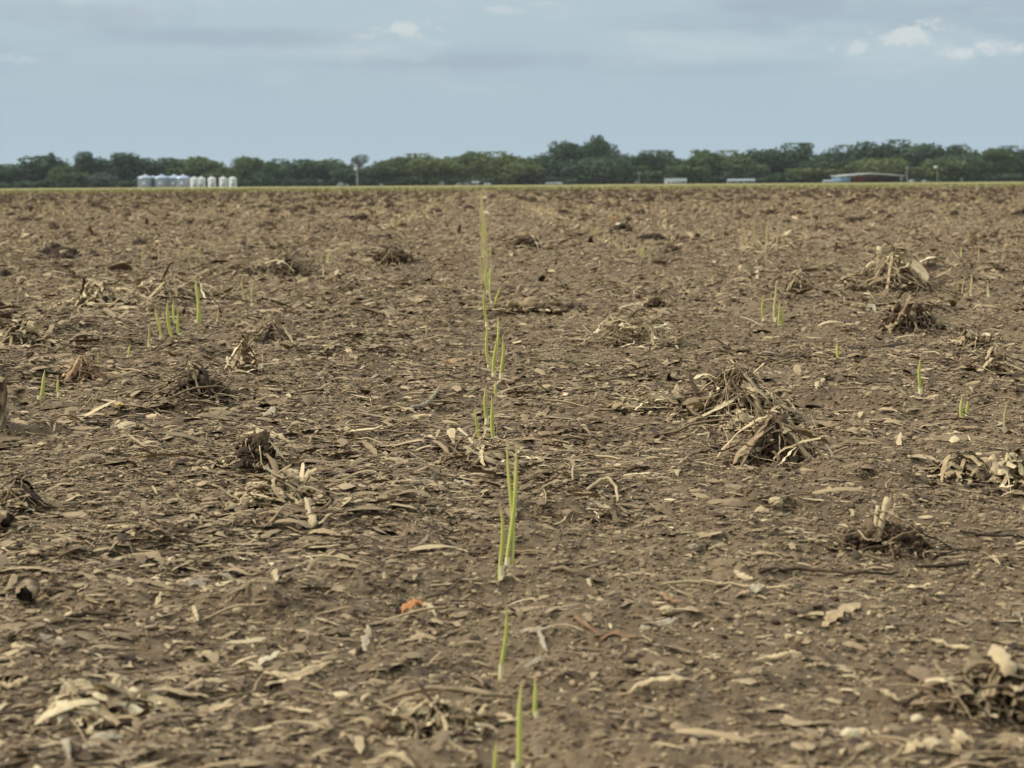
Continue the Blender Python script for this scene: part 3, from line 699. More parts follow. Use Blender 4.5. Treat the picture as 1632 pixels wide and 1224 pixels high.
piece([(228, 850), (200, 852), (170, 848)], 9, 'pale husk chip in the thick litter', .86)
piece([(85, 684), (100, 678), (130, 678)], 11, 'straw coloured torn leaf near the left seedlings', .8)
piece([(180, 684), (205, 680), (240, 674)], 8, 'long dark edged leaf beside the straw coloured torn leaf', .7)
piece([(200, 706), (214, 700), (226, 704)], 12, 'pale rounded husk scale among fine twigs', .88)
piece([(420, 668), (430, 660), (440, 656)], 9, 'small white leaf chip behind the bleached leaf', .85, M_grey)
piece([(655, 650), (680, 636), (700, 620)], 9, 'forked grey twig pointing away from the row', .6, M_grey, tube=True, name='twig', cat='twig')
piece([(660, 652), (630, 654), (600, 656)], 8, 'pale stick lying beside the forked grey twig', .72, tube=True, name='twig', cat='twig')
piece([(705, 580), (720, 577), (738, 580)], 12, 'pinkish tan chip beside the row', .9, M_red)
piece([(830, 522), (860, 523), (895, 526)], 6, 'thin cream straw beside the grey slab', .85, tube=True, name='straw', cat='straw')
piece([(1288, 618), (1300, 614), (1318, 612)], 9, 'white flat chip on bare soil right of the straw clump', .95)
piece([(1440, 726), (1452, 730), (1468, 733)], 9, 'white split chip with dark edge on bare soil', .8, M_white)
piece([(1085, 690), (1110, 684), (1160, 680)], 6, 'long pale straw stretching left of the root stump', .7, tube=True, name='straw', cat='straw')
piece([(1080, 740), (1110, 732), (1165, 728)], 6, 'lower pale straw running into the root stump', .6, tube=True, name='straw', cat='straw')
piece([(1500, 690), (1510, 690), (1535, 688)], 6, 'thin straw in front of the short twin seedlings', .7, name='straw', cat='straw')
piece([(1590, 690), (1605, 694), (1625, 700)], 10, 'cream leaf piece at the foot of the pale seedling', .85)
piece([(1380, 497), (1392, 494), (1396, 506)], 10, 'white hooked leaf chip left of the leafy root clump', .9, M_white, arch=.006)
piece([(1346, 518), (1352, 522), (1372, 520)], 9, 'cream flat chip below the white hooked chip', .85)
piece([(1340, 552), (1362, 556), (1385, 556)], 10, 'black thin stalk beside the short green seedling', .02, name='stalk', cat='stalk')
piece([(1410, 552), (1430, 548), (1450, 550)], 9, 'black leaf sliver below the leafy root clump', .02)
piece([(1310, 1000), (1335, 980), (1370, 966)], 24, 'wide dusty tan leaf pressed into bare soil', .6, roll=.2)
piece([(1480, 1024), (1510, 1030), (1550, 1032)], 9, 'tan leaf strip under the right hand litter', .74)
piece([(1610, 988), (1622, 990), (1632, 992)], 10, 'pale grey chip cut off by the right edge', .75, M_grey)
piece([(1530, 860), (1580, 858), (1630, 862)], 5, 'thin black stem by the right edge', .05, tube=True, name='stem', cat='stem')
piece([(1495, 1120), (1530, 1112), (1560, 1098)], 13, 'reddish brown bark strip next to the large torn root clump', .4, M_red)
piece([(1400, 1110), (1430, 1116), (1480, 1100)], 10, 'tan bent stalk in front of the large torn root clump', .6, arch=.006)
piece([(1440, 1200), (1475, 1206), (1510, 1196)], 22, 'broad cream husk scrap near the lower right corner', .85, arch=.006)
piece([(1520, 1208), (1530, 1200), (1540, 1190)], 22, 'second cream husk scrap, upright and rounded', .82, arch=.008)
piece([(80, 1190), (95, 1204), (112, 1222)], 24, 'pale grey leaf end pointing down to the lower left corner', .68, M_grey)
piece([(128, 1206), (160, 1198), (196, 1184)], 22, 'pale grey leaf blade over a black hollow', .9, M_grey, arch=.006)
piece([(176, 1208), (195, 1206), (212, 1208)], 10, 'small cream leaf tip beside the pale grey blade', .8, M_grey)
Yc = ground(1425, 464).y-.01
c0, c1 = at_y(1452, 416, Yc), at_y(1479, 445, Yc-.02); m_ = MB()
s_ = np.linspace(0, 1, 8); pth = np.array(c0)[None]*(1-s_[:, None])+np.array(c1)[None]*s_[:, None]-np.array(c0)[None]
pth[:, 2] += .004*np.sin(s_*3.1)
for dz_ in (0, -.001):
    strips(m_, (pth+np.array((0, -dz_, dz_)))[None], np.array([[.45, -.25, .85]]), (13*Yc/F*np.clip(1.15-np.abs(2*s_-1)**4*.6, .3, 1.1))[None], np.array([.2]), np.full(24, .95))
o = m_.build('leaf_chip', M_white); o.location = c0; tag(o, 'bright white chip leaning on the straw clump with stubs', 'leaf')
piece([(600, 1205), (625, 1206), (660, 1212)], 13, 'blurred tan strip near the bottom edge', .62)
piece([(1170, 912), (1180, 922), (1200, 934)], 12, 'torn pale leaf touching the whitish strip', .7)

def pebble(px, py, wpx, label, tint, m, cat='chip', name='husk_chip', fl=.6, lift=0):
    tint = min(tint, .7) if py > 500 else tint
    p_ = ground(px, py); R = wpx/2*p_.y/F
    m_ = MB(); rock(m_, (0, 0, R*fl*.6+lift), (R, R*.8, R*fl), px*.01, 3, .22, tint, .05)
    o = m_.build(name, m, smooth=True); o.location = p_; tag(o, label, cat); return o
pebble(776, 344, 12, 'pale round lump in the sown row at middle distance', .9, M_white, 'husk lump', 'husk_lump', .8)
pebble(774, 319, 9, 'tiny pale lump at the far end of the sown row', .6, M_white, 'husk lump', 'husk_lump', .8)
pebble(986, 362, 11, 'bright white lump far right of the row', .98, M_white, 'husk lump', 'husk_lump', .7)
pebble(980, 352, 10, 'pinkish scrap behind the bright white lump', .8, M_orange)
pebble(1023, 383, 11, 'pale tan lump nearer than the bright white lump', .8, M_deb, 'husk lump', 'husk_lump')
pebble(20, 628, 22, 'yellow corn kernel fragment beside the upright stalk stub', .7, M_yellow, 'kernel', 'corn_kernel', .6)
pebble(192, 670, 14, 'pale yellow kernel husk in the litter', .6, M_yellow, 'kernel', 'corn_kernel', .6)
pebble(1106, 874, 20, 'rounded pale grey stone on bare soil', .6, M_grey, 'stone', 'stone', .6)
pebble(1236, 814, 22, 'pale cream scale standing on bare soil', .85, M_deb, 'chip', 'husk_chip', .8)
pebble(676, 830, 11, 'white flake on the soil left of the row', .9, M_white)
pebble(554, 803, 8, 'tiny white bead near the small husks', .9, M_white)
pebble(902, 730, 12, 'small white pebble right of the straw tuft', .8, M_white, 'stone', 'stone')
pebble(1462, 1150, 22, 'small grey white stone in blurred soil', .7, M_white, 'stone', 'stone')
pebble(1356, 1176, 30, 'pale grey stone near the lower right, blurred', .85, M_white, 'stone', 'stone', .7)
pebble(125, 1100, 42, 'rounded straw coloured chip near the left edge', .75, M_deb, 'chip', 'husk_chip', .5)
pebble(331, 1050, 18, 'small cream chip in the lower litter', .85, M_deb)
pebble(280, 1026, 10, 'bright white crumb on the lower soil', 1.0, M_white)
pebble(240, 986, 20, 'cream crumpled chip beside the black stalk', .9, M_white)
pebble(702, 1090, 18, 'dark grey pebble with white side', .3, M_grey, 'stone', 'stone', .8)
pebble(402, 998, 18, 'pale grey lump beside the tan strip', .7, M_grey)
pebble(70, 1156, 30, 'pale flat chip in the lower left corner area', .55, M_grey)
pebble(1064, 976, 26, 'cream crumbled chip above the grey pointed leaf', .85, M_deb)
pebble(1500, 950, 18, 'pale chip on smooth soil near the right edge', .7, M_deb)
pebble(654, 808, 8, 'orange brown fleck beside the dark bark', .4, M_orange)

# ------------------------------------------------------------------ seedlings
def blade_mesh(mbx, h, lean, rad, seedv=0, bendy=.0, t0=0.0, base=(0, 0)):
    """rolled pointed blade, lean = sideways shift of the tip"""
    S = 14; s = np.linspace(0, 1, S)
    path = np.stack([base[0]+lean*s**1.3+(bendy*1.6)*h*np.sin(s*3.14)*.5+h*.03*np.sin(s*4.5+seedv), base[1]+.12*h*s*s*math.sin(seedv*5), -.006+(h+.006)*s], 1)
    prof = rad*np.clip(.75+.45*np.sin(np.clip(s*1.6, 0, 1)*2.2)-.0, .3, 1.3)*np.clip((1-s)*3.2, .06, 1)**.7
    tubes(mbx, path[None], prof[None], 8, np.clip(t0+s[None]*(1-t0), 0, 1))
def seedling(bx, by, blades, label, pale=False, wpx=6.5, group='corn seedlings sprouting in the sown rows'):
    """blades: list of (tipx, tipy)"""
    p_ = ground(bx, by); Yb = p_.y
    e = empty('corn_seedling', p_, label=label, cat='seedling', group=group)
    for i, bl in enumerate(blades):
        tx, ty = bl[:2]; q_ = at_y(tx, ty, Yb)
        off = (bl[2]*Yb/F if len(bl) > 2 else 0)
        rad = wpx/2*Yb/F*(.68 if i == 0 else .56)
        m_ = MB(); blade_mesh(m_, q_.z-p_.z, q_.x-p_.x-off, rad, bx*.1+i, .02*math.sin(bx+i), 0.05, (off, 0))
        m_.build('blade', M_seedp if pale else M_seed, e, smooth=True)
    # pale sheath round the foot
    S = 5; s = np.linspace(0, 1, S); hs = min(.012, .2*(q_.z-p_.z))
    m_ = MB(); tubes(m_, np.stack([0*s, 0*s, -.004+(hs+.004)*s], 1)[None], (wpx*.62*Yb/F*(1-.2*s))[None], 8, np.full(1, .02))
    m_.build('sheath', M_seedp, e, smooth=True)
    return e
SL = [
 (821, 1242, [(838, 1086)], 'nearest green seedling, blurred and cut by the bottom edge', 0, 11),
 (791, 1246, [(789, 1178)], 'short faint seedling at the bottom edge beside the nearest one', 0, 8),
 (855, 1143, [(850, 1078)], 'short pale green seedling right behind the nearest one', 0, 9),
 (799, 1084, [(804, 955)], 'slim single seedling with whitish foot, second from the bottom in the row', 0, 8),
 (799, 922, [(795, 801)], 'tall bright green single spike above the broken straw', 0, 8.5),
 (809, 878, [(827, 706), (815, 703, 4)], 'tallest seedling with two long leaning leaves', 0, 9),
 (811, 732, [(810, 704)], 'thin seedling hidden behind the tallest one', 0, 5),
 (790, 706, [(781, 628)], 'slightly curved seedling above the spidery straw tuft', 0, 7.5),
 (763, 718, [(759, 646)], 'slim seedling leftmost of the cluster above the straw tuft', 0, 6),
 (776, 678, [(774, 612)], 'straight seedling between the slim and the curved one', 0, 7),
 (791, 632, [(789, 606)], 'small seedling stub in front of the twin pair', 0, 6),
 (799, 607, [(800, 536)], 'right seedling of the upright twin pair in the row', 0, 6.5),
 (787, 605, [(789, 538)], 'left seedling of the upright twin pair in the row', 0, 6.5),
 (794, 570, [(791, 504)], 'thin seedling just behind the twin pair', 0, 5),
 (779, 580, [(776, 512)], 'leaning seedling left of the twin pair', 0, 5.5),
 (776, 521, [(771, 457)], 'tall thin seedling in the row level with the grey slab', 0, 5.5),
 (789, 498, [(796, 456)], 'small seedling leaning away from the row beside the grey slab', 0, 4.5),
 (784, 486, [(780, 442)], 'narrow pale seedling behind the leaning small one', 1, 4.5),
 (774, 440, [(772, 398)], 'pale seedling just ahead of the distant green streak', 1, 5),
 (777, 470, [(775, 425)], 'faint seedling between the pale ones of the row', 0, 4.5),
 (63, 647, [(73, 589)], 'slanting seedling nearest the upright stalk stub', 0, 7),
 (94, 634, [(91, 603)], 'short seedling next to the slanting one', 0, 5.5),
 (160, 600, [(155, 561)], 'lone pale seedling beside the small reddish straw clump', 1, 5.5),
 (205, 572, [(207, 549)], 'tiny seedling in front of a dark scrap', 0, 4.5),
 (238, 558, [(237, 517)], 'pale thin seedling left of the seedling cluster', 1, 5),
 (257, 546, [(248, 491)], 'leaning slim seedling of the left cluster', 0, 5),
 (275, 545, [(267, 476)], 'tallest seedling of the left cluster', 0, 6.5),
 (287, 538, [(282, 493)], 'green seedling on the right of the left cluster', 0, 5.5),
 (280, 524, [(274, 480)], 'thin seedling tucked inside the left cluster', 0, 4.5),
 (314, 517, [(314, 436), (318, 470, 3)], 'tall two leaved seedling standing alone behind the left cluster', 0, 6),
 (347, 515, [(348, 492)], 'short pale sprout right of the two leaved seedling', 1, 4),
 (388, 481, [(388, 436)], 'taller one of two pale sprouts in the second left row', 1, 4.5),
 (402, 485, [(403, 449)], 'shorter one of two pale sprouts in the second left row', 1, 4.5),
 (523, 424, [(527, 399)], 'slanting pale sprout beyond the brown straw clump', 1, 4.5),
 (170, 446, [(168, 424)], 'thin pale sprout above the flattened husk heap', 1, 3.5),
 (1217, 515, [(1216, 471)], 'left thin sprout beside the tall pair of the right row', 0, 5),
 (1236, 516, [(1236, 447)], 'tall pale straight seedling of the right row', 1, 5.5),
 (1242, 523, [(1241, 477), (1246, 492, 4)], 'two leaved seedling in front of the tall pale one', 0, 5),
 (1335, 568, [(1335, 546)], 'short lime sprout beside the black thin stalk', 0, 5.5),
 (1467, 630, [(1465, 567)], 'lone lime seedling with bent brown tip on bare soil', 0, 6.5),
 (1533, 672, [(1532, 631)], 'left one of the short twin lime seedlings', 0, 7),
 (1541, 662, [(1541, 638)], 'right one of the short twin lime seedlings', 0, 6),
 (1602, 690, [(1602, 641)], 'white straw like sprout rising from a cream leaf piece', 1, 5),
 (1548, 475, [(1548, 437)], 'pale sprout standing by a horizontal straw', 1, 4.5),
 (1136, 463, [(1137, 437)], 'small straw coloured sprout behind bare soil', 1, 4),
 (1203, 398, [(1203, 350)], 'distant tall pale sprout among dry stubble, right side', 1, 3.5),
 (1238, 402, [(1239, 360)], 'distant straight pale sprout next to the stubble line', 1, 3.8),
 (1224, 392, [(1224, 348)], 'distant thin pale sprout between two taller ones', 1, 3.2),
]
for a in SL: seedling(a[0], a[1], a[2], a[3], bool(a[4]), a[5])
# far seedlings of every row: individual copies, then the rest as one object
protos = []
for i in range(4):
    m_ = MB()
    for j in range(1+i % 2):
        blade_mesh(m_, .055+.02*(i % 3), .008*(i-1.5)+.008*j, .0026, i*1.7+j, .03, .05, (j*.004, 0))
    protos.append(m_.build('corn_seedling', M_seed if i < 2 else M_seedp, smooth=True))
used = [False]*4
spots = []
for row in range(-14, 15):
    x0 = .02+row*.757
    y = 6.4 if row == 0 else 5.6
    while y < 92:
        y += (.05+.13*random.random()) if row == 0 else (.06+.26*random.random())*(1.0 if abs(row) < 3 else 1.6)
        if row and (vnoise(x0*3, y, 1.4, row*3.1, 2) < .5 or random.random() < .15): continue
        if abs(row) == 1 and y < 8.4: continue
        x = x0+random.gauss(0, .012)
        if abs(x-.016*y) > .285*y: continue
        spots.append((y, x, row))
spots.sort()
rest = MB()
for i, (y, x, row) in enumerate(spots):
    k = random.choice((0, 1, 2, 3, 3, 2)) if row == 0 else random.choice((2, 3, 2, 3, 2, 3, 0))
    z = float(height(x, y)); sc = (.8+.5*random.random())*(1.0 if y < 20 else 1.15)
    if i < 230:
        o = protos[k] if not used[k] else protos[k].copy()
        if used[k]: COL.objects.link(o)
        used[k] = True
        o.location = (x, y, z); o.scale = (sc*.75, sc*.75, sc*(.85 if row else .95)); o.rotation_euler = (0, 0, random.random()*6.28)
        if row == 0: tag(o, 'distant seedling in the centre row, part of the thin green streak', 'seedling', 'seedlings far along the centre row')
        else: tag(o, 'distant pale seedling in one of the outer rows among dry stubble', 'seedling', 'seedlings far along the outer rows')
    else:
        m2 = MB(); blade_mesh(m2, .06*sc, random.gauss(0, .01), .0035, i, .03, .05)
        rest.add(m2.v[0]+np.array((x, y, z), np.float32), q=m2.q[0], tint=m2.c[0])
o = rest.build('seedling_rows', M_seedp); tag(o, 'faint green lines of seedlings running to the far edge of the field', 'seedlings', kind='stuff')

# ------------------------------------------------------------------ mid and far clods / stubble clumps
cl_proto = []
for i in range(8):
    m_ = MB(); Rr = 1.0
    if i < 5: heap(m_, (1.0, .75, .62+.12*i), 200+i*3, .09+.02*i, 44)
    arc_straws(m_, 10+6*(i > 4)*2+i, .9, .9 if i > 4 else .75, tint=.62 if i > 3 else .42, tv=.14, r=.03, low=.3, S=5, leafy=.5, k=3, up=.3)
    cl_proto.append(m_.build('stubble_clump', M_deb))
cu = [False]*8
x, d = place(15500, 6.0, 97, False, 1.0)
# keep clear of the sown row in the centre and the hand placed area
keep = ((np.abs(((x+.38) % .76)-.38) > .10) | (d > 30)) & (rng.random(len(x)) < .35+.65*(.5+.5*np.cos(6.2832*(x-.02-.19)/.757))) & ((np.abs(x-.02) > .55) | (rng.random(len(x)) < .15)) & ((d > 8.5) | (rng.random(len(x)) < .35))
x, d = x[keep], d[keep]; od = np.argsort(d); x, d = x[od], d[od]
CL = MB()
pd = []
for i in range(8):
    me = cl_proto[i].data; v = np.zeros(len(me.vertices)*3, np.float32); me.vertices.foreach_get('co', v)
    pd.append(v.reshape(-1, 3))
pq = []
for i in range(8):
    me = cl_proto[i].data
    qs = [tuple(p_.vertices) for p_ in me.polygons if len(p_.vertices) == 4]; ts = [tuple(p_.vertices) for p_ in me.polygons if len(p_.vertices) == 3]
    tv = np.zeros(len(me.vertices), np.float32); me.attributes['tint'].data.foreach_get('value', tv)
    pq.append((np.array(qs).reshape(-1, 4), np.array(ts).reshape(-1, 3), tv))
bufs = {i: [] for i in range(8)}
for i, (xx, dd) in enumerate(zip(x, d)):
    k = random.choice((0, 1, 2, 3, 4, 0, 1, 2, 5, 6, 7))
    s0 = min(.13, max(.014, .024*math.exp(random.gauss(0, .5)))*(1+.055*dd))
    sx, sz = s0, s0*(.5+.6*random.random())
    z = float(height(xx, dd)); rz = random.random()*6.28
    if i < 240:
        o = cl_proto[k] if not cu[k] else cl_proto[k].copy()
        if cu[k]: COL.objects.link(o)
        cu[k] = True
        o.location = (xx, dd, z); o.scale = (sx, sx, sz); o.rotation_euler = (0, 0, rz)
        if k > 4: tag(o, 'small tuft of dry straw stubble on the bare middle field', 'stubble tuft', 'straw stubble tufts over the middle field')
        else: tag(o, 'small dark brown soil clod with straw bits on the middle field', 'soil clod', 'dark clods over the middle field')
        if k > 4: o.name = 'stubble_tuft'
    else:
        bufs[k].append((xx, dd, z, sx, sz, rz))
for k, b_ in bufs.items():
    if not b_: continue
    a = np.array(b_); c, s_ = np.cos(a[:, 5]), np.sin(a[:, 5]); P = pd[k]
    X_ = (P[None, :, 0]*c[:, None]-P[None, :, 1]*s_[:, None])*a[:, 3:4]+a[:, 0:1]
    Y_ = (P[None, :, 0]*s_[:, None]+P[None, :, 1]*c[:, None])*a[:, 3:4]+a[:, 1:2]
    Z_ = P[None, :, 2]*a[:, 4:5]+a[:, 2:3]
    off = (np.arange(len(a))*len(P))[:, None, None]
    CL.add(np.stack([X_, Y_, Z_], -1).reshape(-1, 3), q=(pq[k][0][None]+off).reshape(-1, 4), t=(pq[k][1][None]+off).reshape(-1, 3), tint=np.tile(pq[k][2], len(a)))
o = CL.build('far_stubble', M_far); tag(o, 'dark clods and straw stubble covering the distant part of the field', 'stubble', kind='stuff')

# grass tufts on the belt
n = 26000
gd = 96+ (rng.random(n)**1.2)*220; gxx = (rng.random(n)*2-1)*gd*.34+.016*gd
mb = MB(); hh = .02+.05*rng.random(n); wdt = .03+.08*rng.random(n)
v0 = np.stack([gxx-wdt, gd, gd*0+.02], 1); v1 = np.stack([gxx+wdt, gd+.1, gd*0+.02], 1); v2 = np.stack([gxx+rng.normal(0, .05, n), gd, .02+hh], 1)
mb.add(np.stack([v0, v1, v2], 1).reshape(-1, 3), t=np.arange(n*3).reshape(-1, 3), tint=np.repeat(rng.random(n), 3))
o = mb.build('grass', M_blade); tag(o, 'short green and straw coloured grass along the far field edge', 'grass', kind='stuff')

# ------------------------------------------------------------------ trees
FOL = {
 'dark': [(0, (.030, .056, .028)), (.5, (.046, .080, .040)), (1, (.068, .105, .052))],
 'mid': [(0, (.046, .072, .026)), (.5, (.070, .104, .036)), (1, (.100, .134, .052))],
 'olive': [(0, (.066, .090, .030)), (.5, (.096, .124, .040)), (1, (.130, .154, .058))],
 'grey': [(0, (.055, .066, .048)), (.5, (.080, .090, .066)), (1, (.12, .13, .10))]}
MF = {k: tint_mat('foliage_'+k, v, .1, .35, .8, trans=.3) for k, v in FOL.items()}
M_trunk = tint_mat('bark', [(0, (.05, .042, .035)), (1, (.13, .115, .10))], .3, 1.5)
def crown_mesh(mb, kind, seed, nleaf=4400, leaf=.034):
    """unit crown: height 1 (ground to top), width 1"""
    g = np.random.default_rng(seed)
    pu = []
    if kind == 'dome': nl, zc, rz, rxy = 15, .56, .36, .34
    elif kind == 'tall': nl, zc, rz, rxy = 13, .60, .36, .26
    elif kind == 'bush': nl, zc, rz, rxy = 12, .46, .40, .36
    else: nl, zc, rz, rxy = 15, .62, .34, .42
    for i in range(nl):
        u = g.normal(0, 1, 3); u /= np.linalg.norm(u)
        r_ = .35+.65*g.random()**.6
        pu.append((u[0]*rxy*r_, u[1]*rxy*r_, zc+u[2]*rz*r_*.9, (.16+.11*g.random())*(.6 if kind == 'sparse' else 1)))
    pu = np.array(pu)
    if kind == 'sparse': nleaf = int(nleaf*.42)
    k = g.integers(0, nl, nleaf)
    u = g.normal(0, 1, (nleaf, 3)); u /= np.linalg.norm(u, axis=1, keepdims=True)
    rr = pu[k, 3]*(.55+.55*g.random(nleaf))
    c = pu[k, :3]+u*rr[:, None]*np.array([1, 1, .9])
    if kind != 'sparse':
        n2 = nleaf//3; th = g.random(n2)*6.28; q_ = g.random(n2)**.5*.42*(1 if kind != 'tall' else .75)
        c[:n2] = np.stack([q_*np.cos(th), q_*np.sin(th), .03+g.random(n2)*.55], 1)
    c[:, 2] = np.clip(c[:, 2], .02, 1.0)
    a = g.normal(0, 1, (nleaf, 3)); a /= np.linalg.norm(a, axis=1, keepdims=True)
    b_ = np.cross(a, g.normal(0, 1, (nleaf, 3))); b_ /= np.linalg.norm(b_, axis=1, keepdims=True)
    sz = leaf*(.5+.9*g.random(nleaf))*(.65 if kind == 'sparse' else 1)
    q_ = np.stack([c-a*sz[:, None], c-b_*sz[:, None]*.7, c+a*sz[:, None], c+b_*sz[:, None]*.7], 1)
    tt = np.clip(.5+.28*g.normal(0, 1, nl)[k]+.18*g.normal(0, 1, nleaf), 0, 1)
    mb.add(q_.reshape(-1, 3), q=np.arange(nleaf*4).reshape(-1, 4), tint=np.repeat(tt, 4))
    return pu
TP = {}
def tree_proto(kind, seed):
    m_ = MB(); pu = crown_mesh(m_, kind, seed)
    cr = m_.build('crown', MF['dark'])
    m_ = MB(); S = 6; s = np.linspace(0, 1, S)
    tubes(m_, np.stack([.02*np.sin(s*3), 0*s, s*.55-.01], 1)[None], (.028*(1-.6*s)+.004)[None], 7, np.full(1, .4))
    for l in pu[:9]:
        z0 = .2+.25*random.random(); pt = np.stack([l[0]*s, l[1]*s, z0+(l[2]-z0)*s], 1)
        tubes(m_, pt[None], (.013*(1-.75*s))[None], 5, np.full(1, .5))
    tr = m_.build('trunk', M_trunk)
    return [cr, tr, False]
for kind, seeds in (('dome', (1, 2, 3, 4)), ('tall', (11, 12)), ('bush', (21, 22, 23)), ('sparse', (31, 32, 33))):
    TP[kind] = [tree_proto(kind, s_) for s_ in seeds]
def tree(px, top, wpx, tone, kind, label, Y=1010, idx=0):
    base = far_pt(px, Y); hh = far_top(px, top, Y); ww = wpx*Y/F
    e = empty('tree', base, rz=random.random()*6.28, label=label, cat='tree', group='trees along the far edge of the fields')
    kx = 1.2 if kind in ('tall', 'sparse') else 1.85
    e.scale = (ww*kx, ww*kx, hh*1.05)
    pr = TP[kind][idx % len(TP[kind])]
    for o in pr[:2]:
        c = o if not pr[2] else o.copy()
        if pr[2]: COL.objects.link(c)
        c.parent = e
        if c.name.startswith('crown'):
            c.material_slots[0].link = 'OBJECT'; c.material_slots[0].material = MF[tone]
    pr[2] = True
TREES = [
 # x, top, width, tone, kind, label
 (18, 264, 60, 'dark', 'dome', 'low dark tree at the left end of the skyline'),
 (55, 251, 74, 'dark', 'dome', 'broad dark domed tree near the left end of the skyline'),
 (84, 247, 22, 'dark', 'tall', 'narrow dark top rising at the shoulder of the broad left dome'),
 (108, 260, 40, 'mid', 'bush', 'small green tree in the dip beside the broad left dome'),
 (137, 245, 44, 'dark', 'tall', 'tallest dark tree left of the grain bins'),
 (160, 272, 36, 'grey', 'bush', 'grey green bush at the foot of the trees left of the grain bins'),
 (172, 251, 40, 'dark', 'dome', 'dark tree between the two tall ones left of the bins'),
 (205, 246, 52, 'dark', 'dome', 'high rounded dark tree just left of the first silver bin'),
 (236, 256, 44, 'dark', 'dome', 'dark tree right behind the first silver grain bin'),
 (270, 254, 48, 'dark', 'dome', 'dark tree behind the middle silver grain bins'),
 (300, 250, 48, 'mid', 'dome', 'green rounded tree behind the gap of silver and white bins'),
 (326, 252, 44, 'mid', 'dome', 'green tree with a notch behind the white grain bins'),
 (352, 262, 40, 'mid', 'bush', 'low green tree in the dip behind the white grain bins'),
 (380, 254, 46, 'mid', 'dome', 'green tree above the last white grain bin'),
 (406, 249, 48, 'mid', 'dome', 'rounded green tree standing right of the white bins'),
 (430, 260, 36, 'dark', 'bush', 'small dark tree in a skyline dip right of the bins'),
 (448, 256, 34, 'dark', 'dome', 'dark pointed tree beside the wide low dome'),
 (480, 256, 52, 'dark', 'dome', 'left half of the wide low dark tree group'),
 (508, 253, 56, 'mid', 'dome', 'wide domed tree left of the white farm hut'),
 (538, 260, 44, 'dark', 'dome', 'dark tree straight above the white farm hut'),
 (572, 246, 34, 'grey', 'sparse', 'thin see through round tree behind the lamp pole'),
 (570, 264, 50, 'dark', 'bush', 'dark low tree behind the lamp pole'),
 (598, 258, 36, 'dark', 'bush', 'small dark tree right of the lamp pole'),
 (628, 252, 46, 'olive', 'dome', 'olive tree that begins the long even tree belt'),
 (660, 248, 52, 'olive', 'dome', 'second olive tree of the long even belt'),
 (694, 246, 52, 'olive', 'bush', 'olive tree above the tiny grey shed roof'),
 (726, 246, 52, 'olive', 'dome', 'olive tree above the low row of pale roofs'),
 (756, 244, 48, 'mid', 'dome', 'darker green tree in the belt left of the sown row'),
 (786, 245, 50, 'olive', 'dome', 'olive tree where the sown row meets the skyline'),
 (818, 246, 50, 'olive', 'bush', 'olive tree just right of the sown row'),
 (848, 247, 46, 'mid', 'dome', 'green tree left of the tallest tree group'),
 (878, 236, 40, 'grey', 'sparse', 'thin outer branches on the left of the tallest group'),
 (905, 224, 60, 'grey', 'sparse', 'tall open crowned tree on the left of the tallest group'),
 (900, 232, 56, 'dark', 'dome', 'dark full tree under the tall open crown'),
 (930, 224, 46, 'dark', 'dome', 'dark tree in the middle of the tallest group'),
 (957, 219, 30, 'dark', 'dome', 'highest tree of the whole skyline'),
 (974, 224, 36, 'grey', 'sparse', 'airy pale crown on the right of the tallest group'),
 (955, 244, 60, 'dark', 'bush', 'dense dark tree at the foot of the highest tree'),
 (1004, 245, 38, 'dark', 'dome', 'dark rounded tree just right of the tallest group'),
 (1022, 260, 40, 'mid', 'bush', 'green bushy tree in front near the small farm pole'),
 (1040, 243, 40, 'dark', 'dome', 'dark tree left of the white trailer'),
 (1068, 242, 42, 'dark', 'dome', 'dark tree above the white trailer'),
 (1096, 246, 50, 'mid', 'bush', 'green tree right above the end of the white trailer'),
 (1128, 241, 44, 'mid', 'dome', 'green tree between the trailer and the grey low shed'),
 (1156, 243, 46, 'olive', 'dome', 'light green rounded tree above the grey low shed'),
 (1190, 244, 44, 'mid', 'bush', 'green tree over the right end of the grey low shed'),
 (1214, 238, 42, 'dark', 'dome', 'dark tree right of the grey low shed'),
 (1240, 240, 44, 'mid', 'dome', 'green tree above the raised soil clod on the field edge'),
 (1262, 232, 34, 'dark', 'dome', 'first dark crest left of the blue barn'),
 (1285, 232, 34, 'dark', 'tall', 'narrow dark tree top left of the blue barn'),
 (1310, 239, 40, 'dark', 'bush', 'lower dark tree left of the blue barn'),
 (1300, 254, 64, 'olive', 'bush', 'light olive bush in front of the dark trees left of the barn'),
 (1343, 235, 38, 'dark', 'dome', 'dark tree above the blue end of the barn'),
 (1371, 229, 42, 'dark', 'dome', 'dark peaked tree above the barn roof'),
 (1400, 232, 42, 'grey', 'sparse', 'thin light crown above the middle of the barn'),
 (1396, 246, 60, 'olive', 'bush', 'olive tree standing directly behind the barn roof'),
 (1434, 227, 46, 'dark', 'dome', 'very dark high tree above the right end of the barn'),
 (1462, 232, 40, 'mid', 'dome', 'green tree between the barn and the far lamp post'),
 (1496, 229, 48, 'dark', 'dome', 'dark tree behind the far lamp post'),
 (1528, 229, 44, 'grey', 'sparse', 'open grey crown right of the far lamp post'),
 (1486, 250, 62, 'olive', 'bush', 'light olive tree in front, behind the far lamp post'),
 (1522, 240, 52, 'dark', 'bush', 'dark low tree under the open grey crown'),
 (1554, 237, 44, 'mid', 'dome', 'green tree toward the right end of the skyline'),
 (1584, 239, 46, 'mid', 'dome', 'last but one green tree at the right end'),
 (1612, 236, 44, 'dark', 'dome', 'dark tree beside the right edge of the view'),
 (1640, 233, 50, 'dark', 'dome', 'dark tree cut by the right edge of the view'),
 (-18, 260, 60, 'dark', 'dome', 'dark tree cut by the left edge of the view'),
]
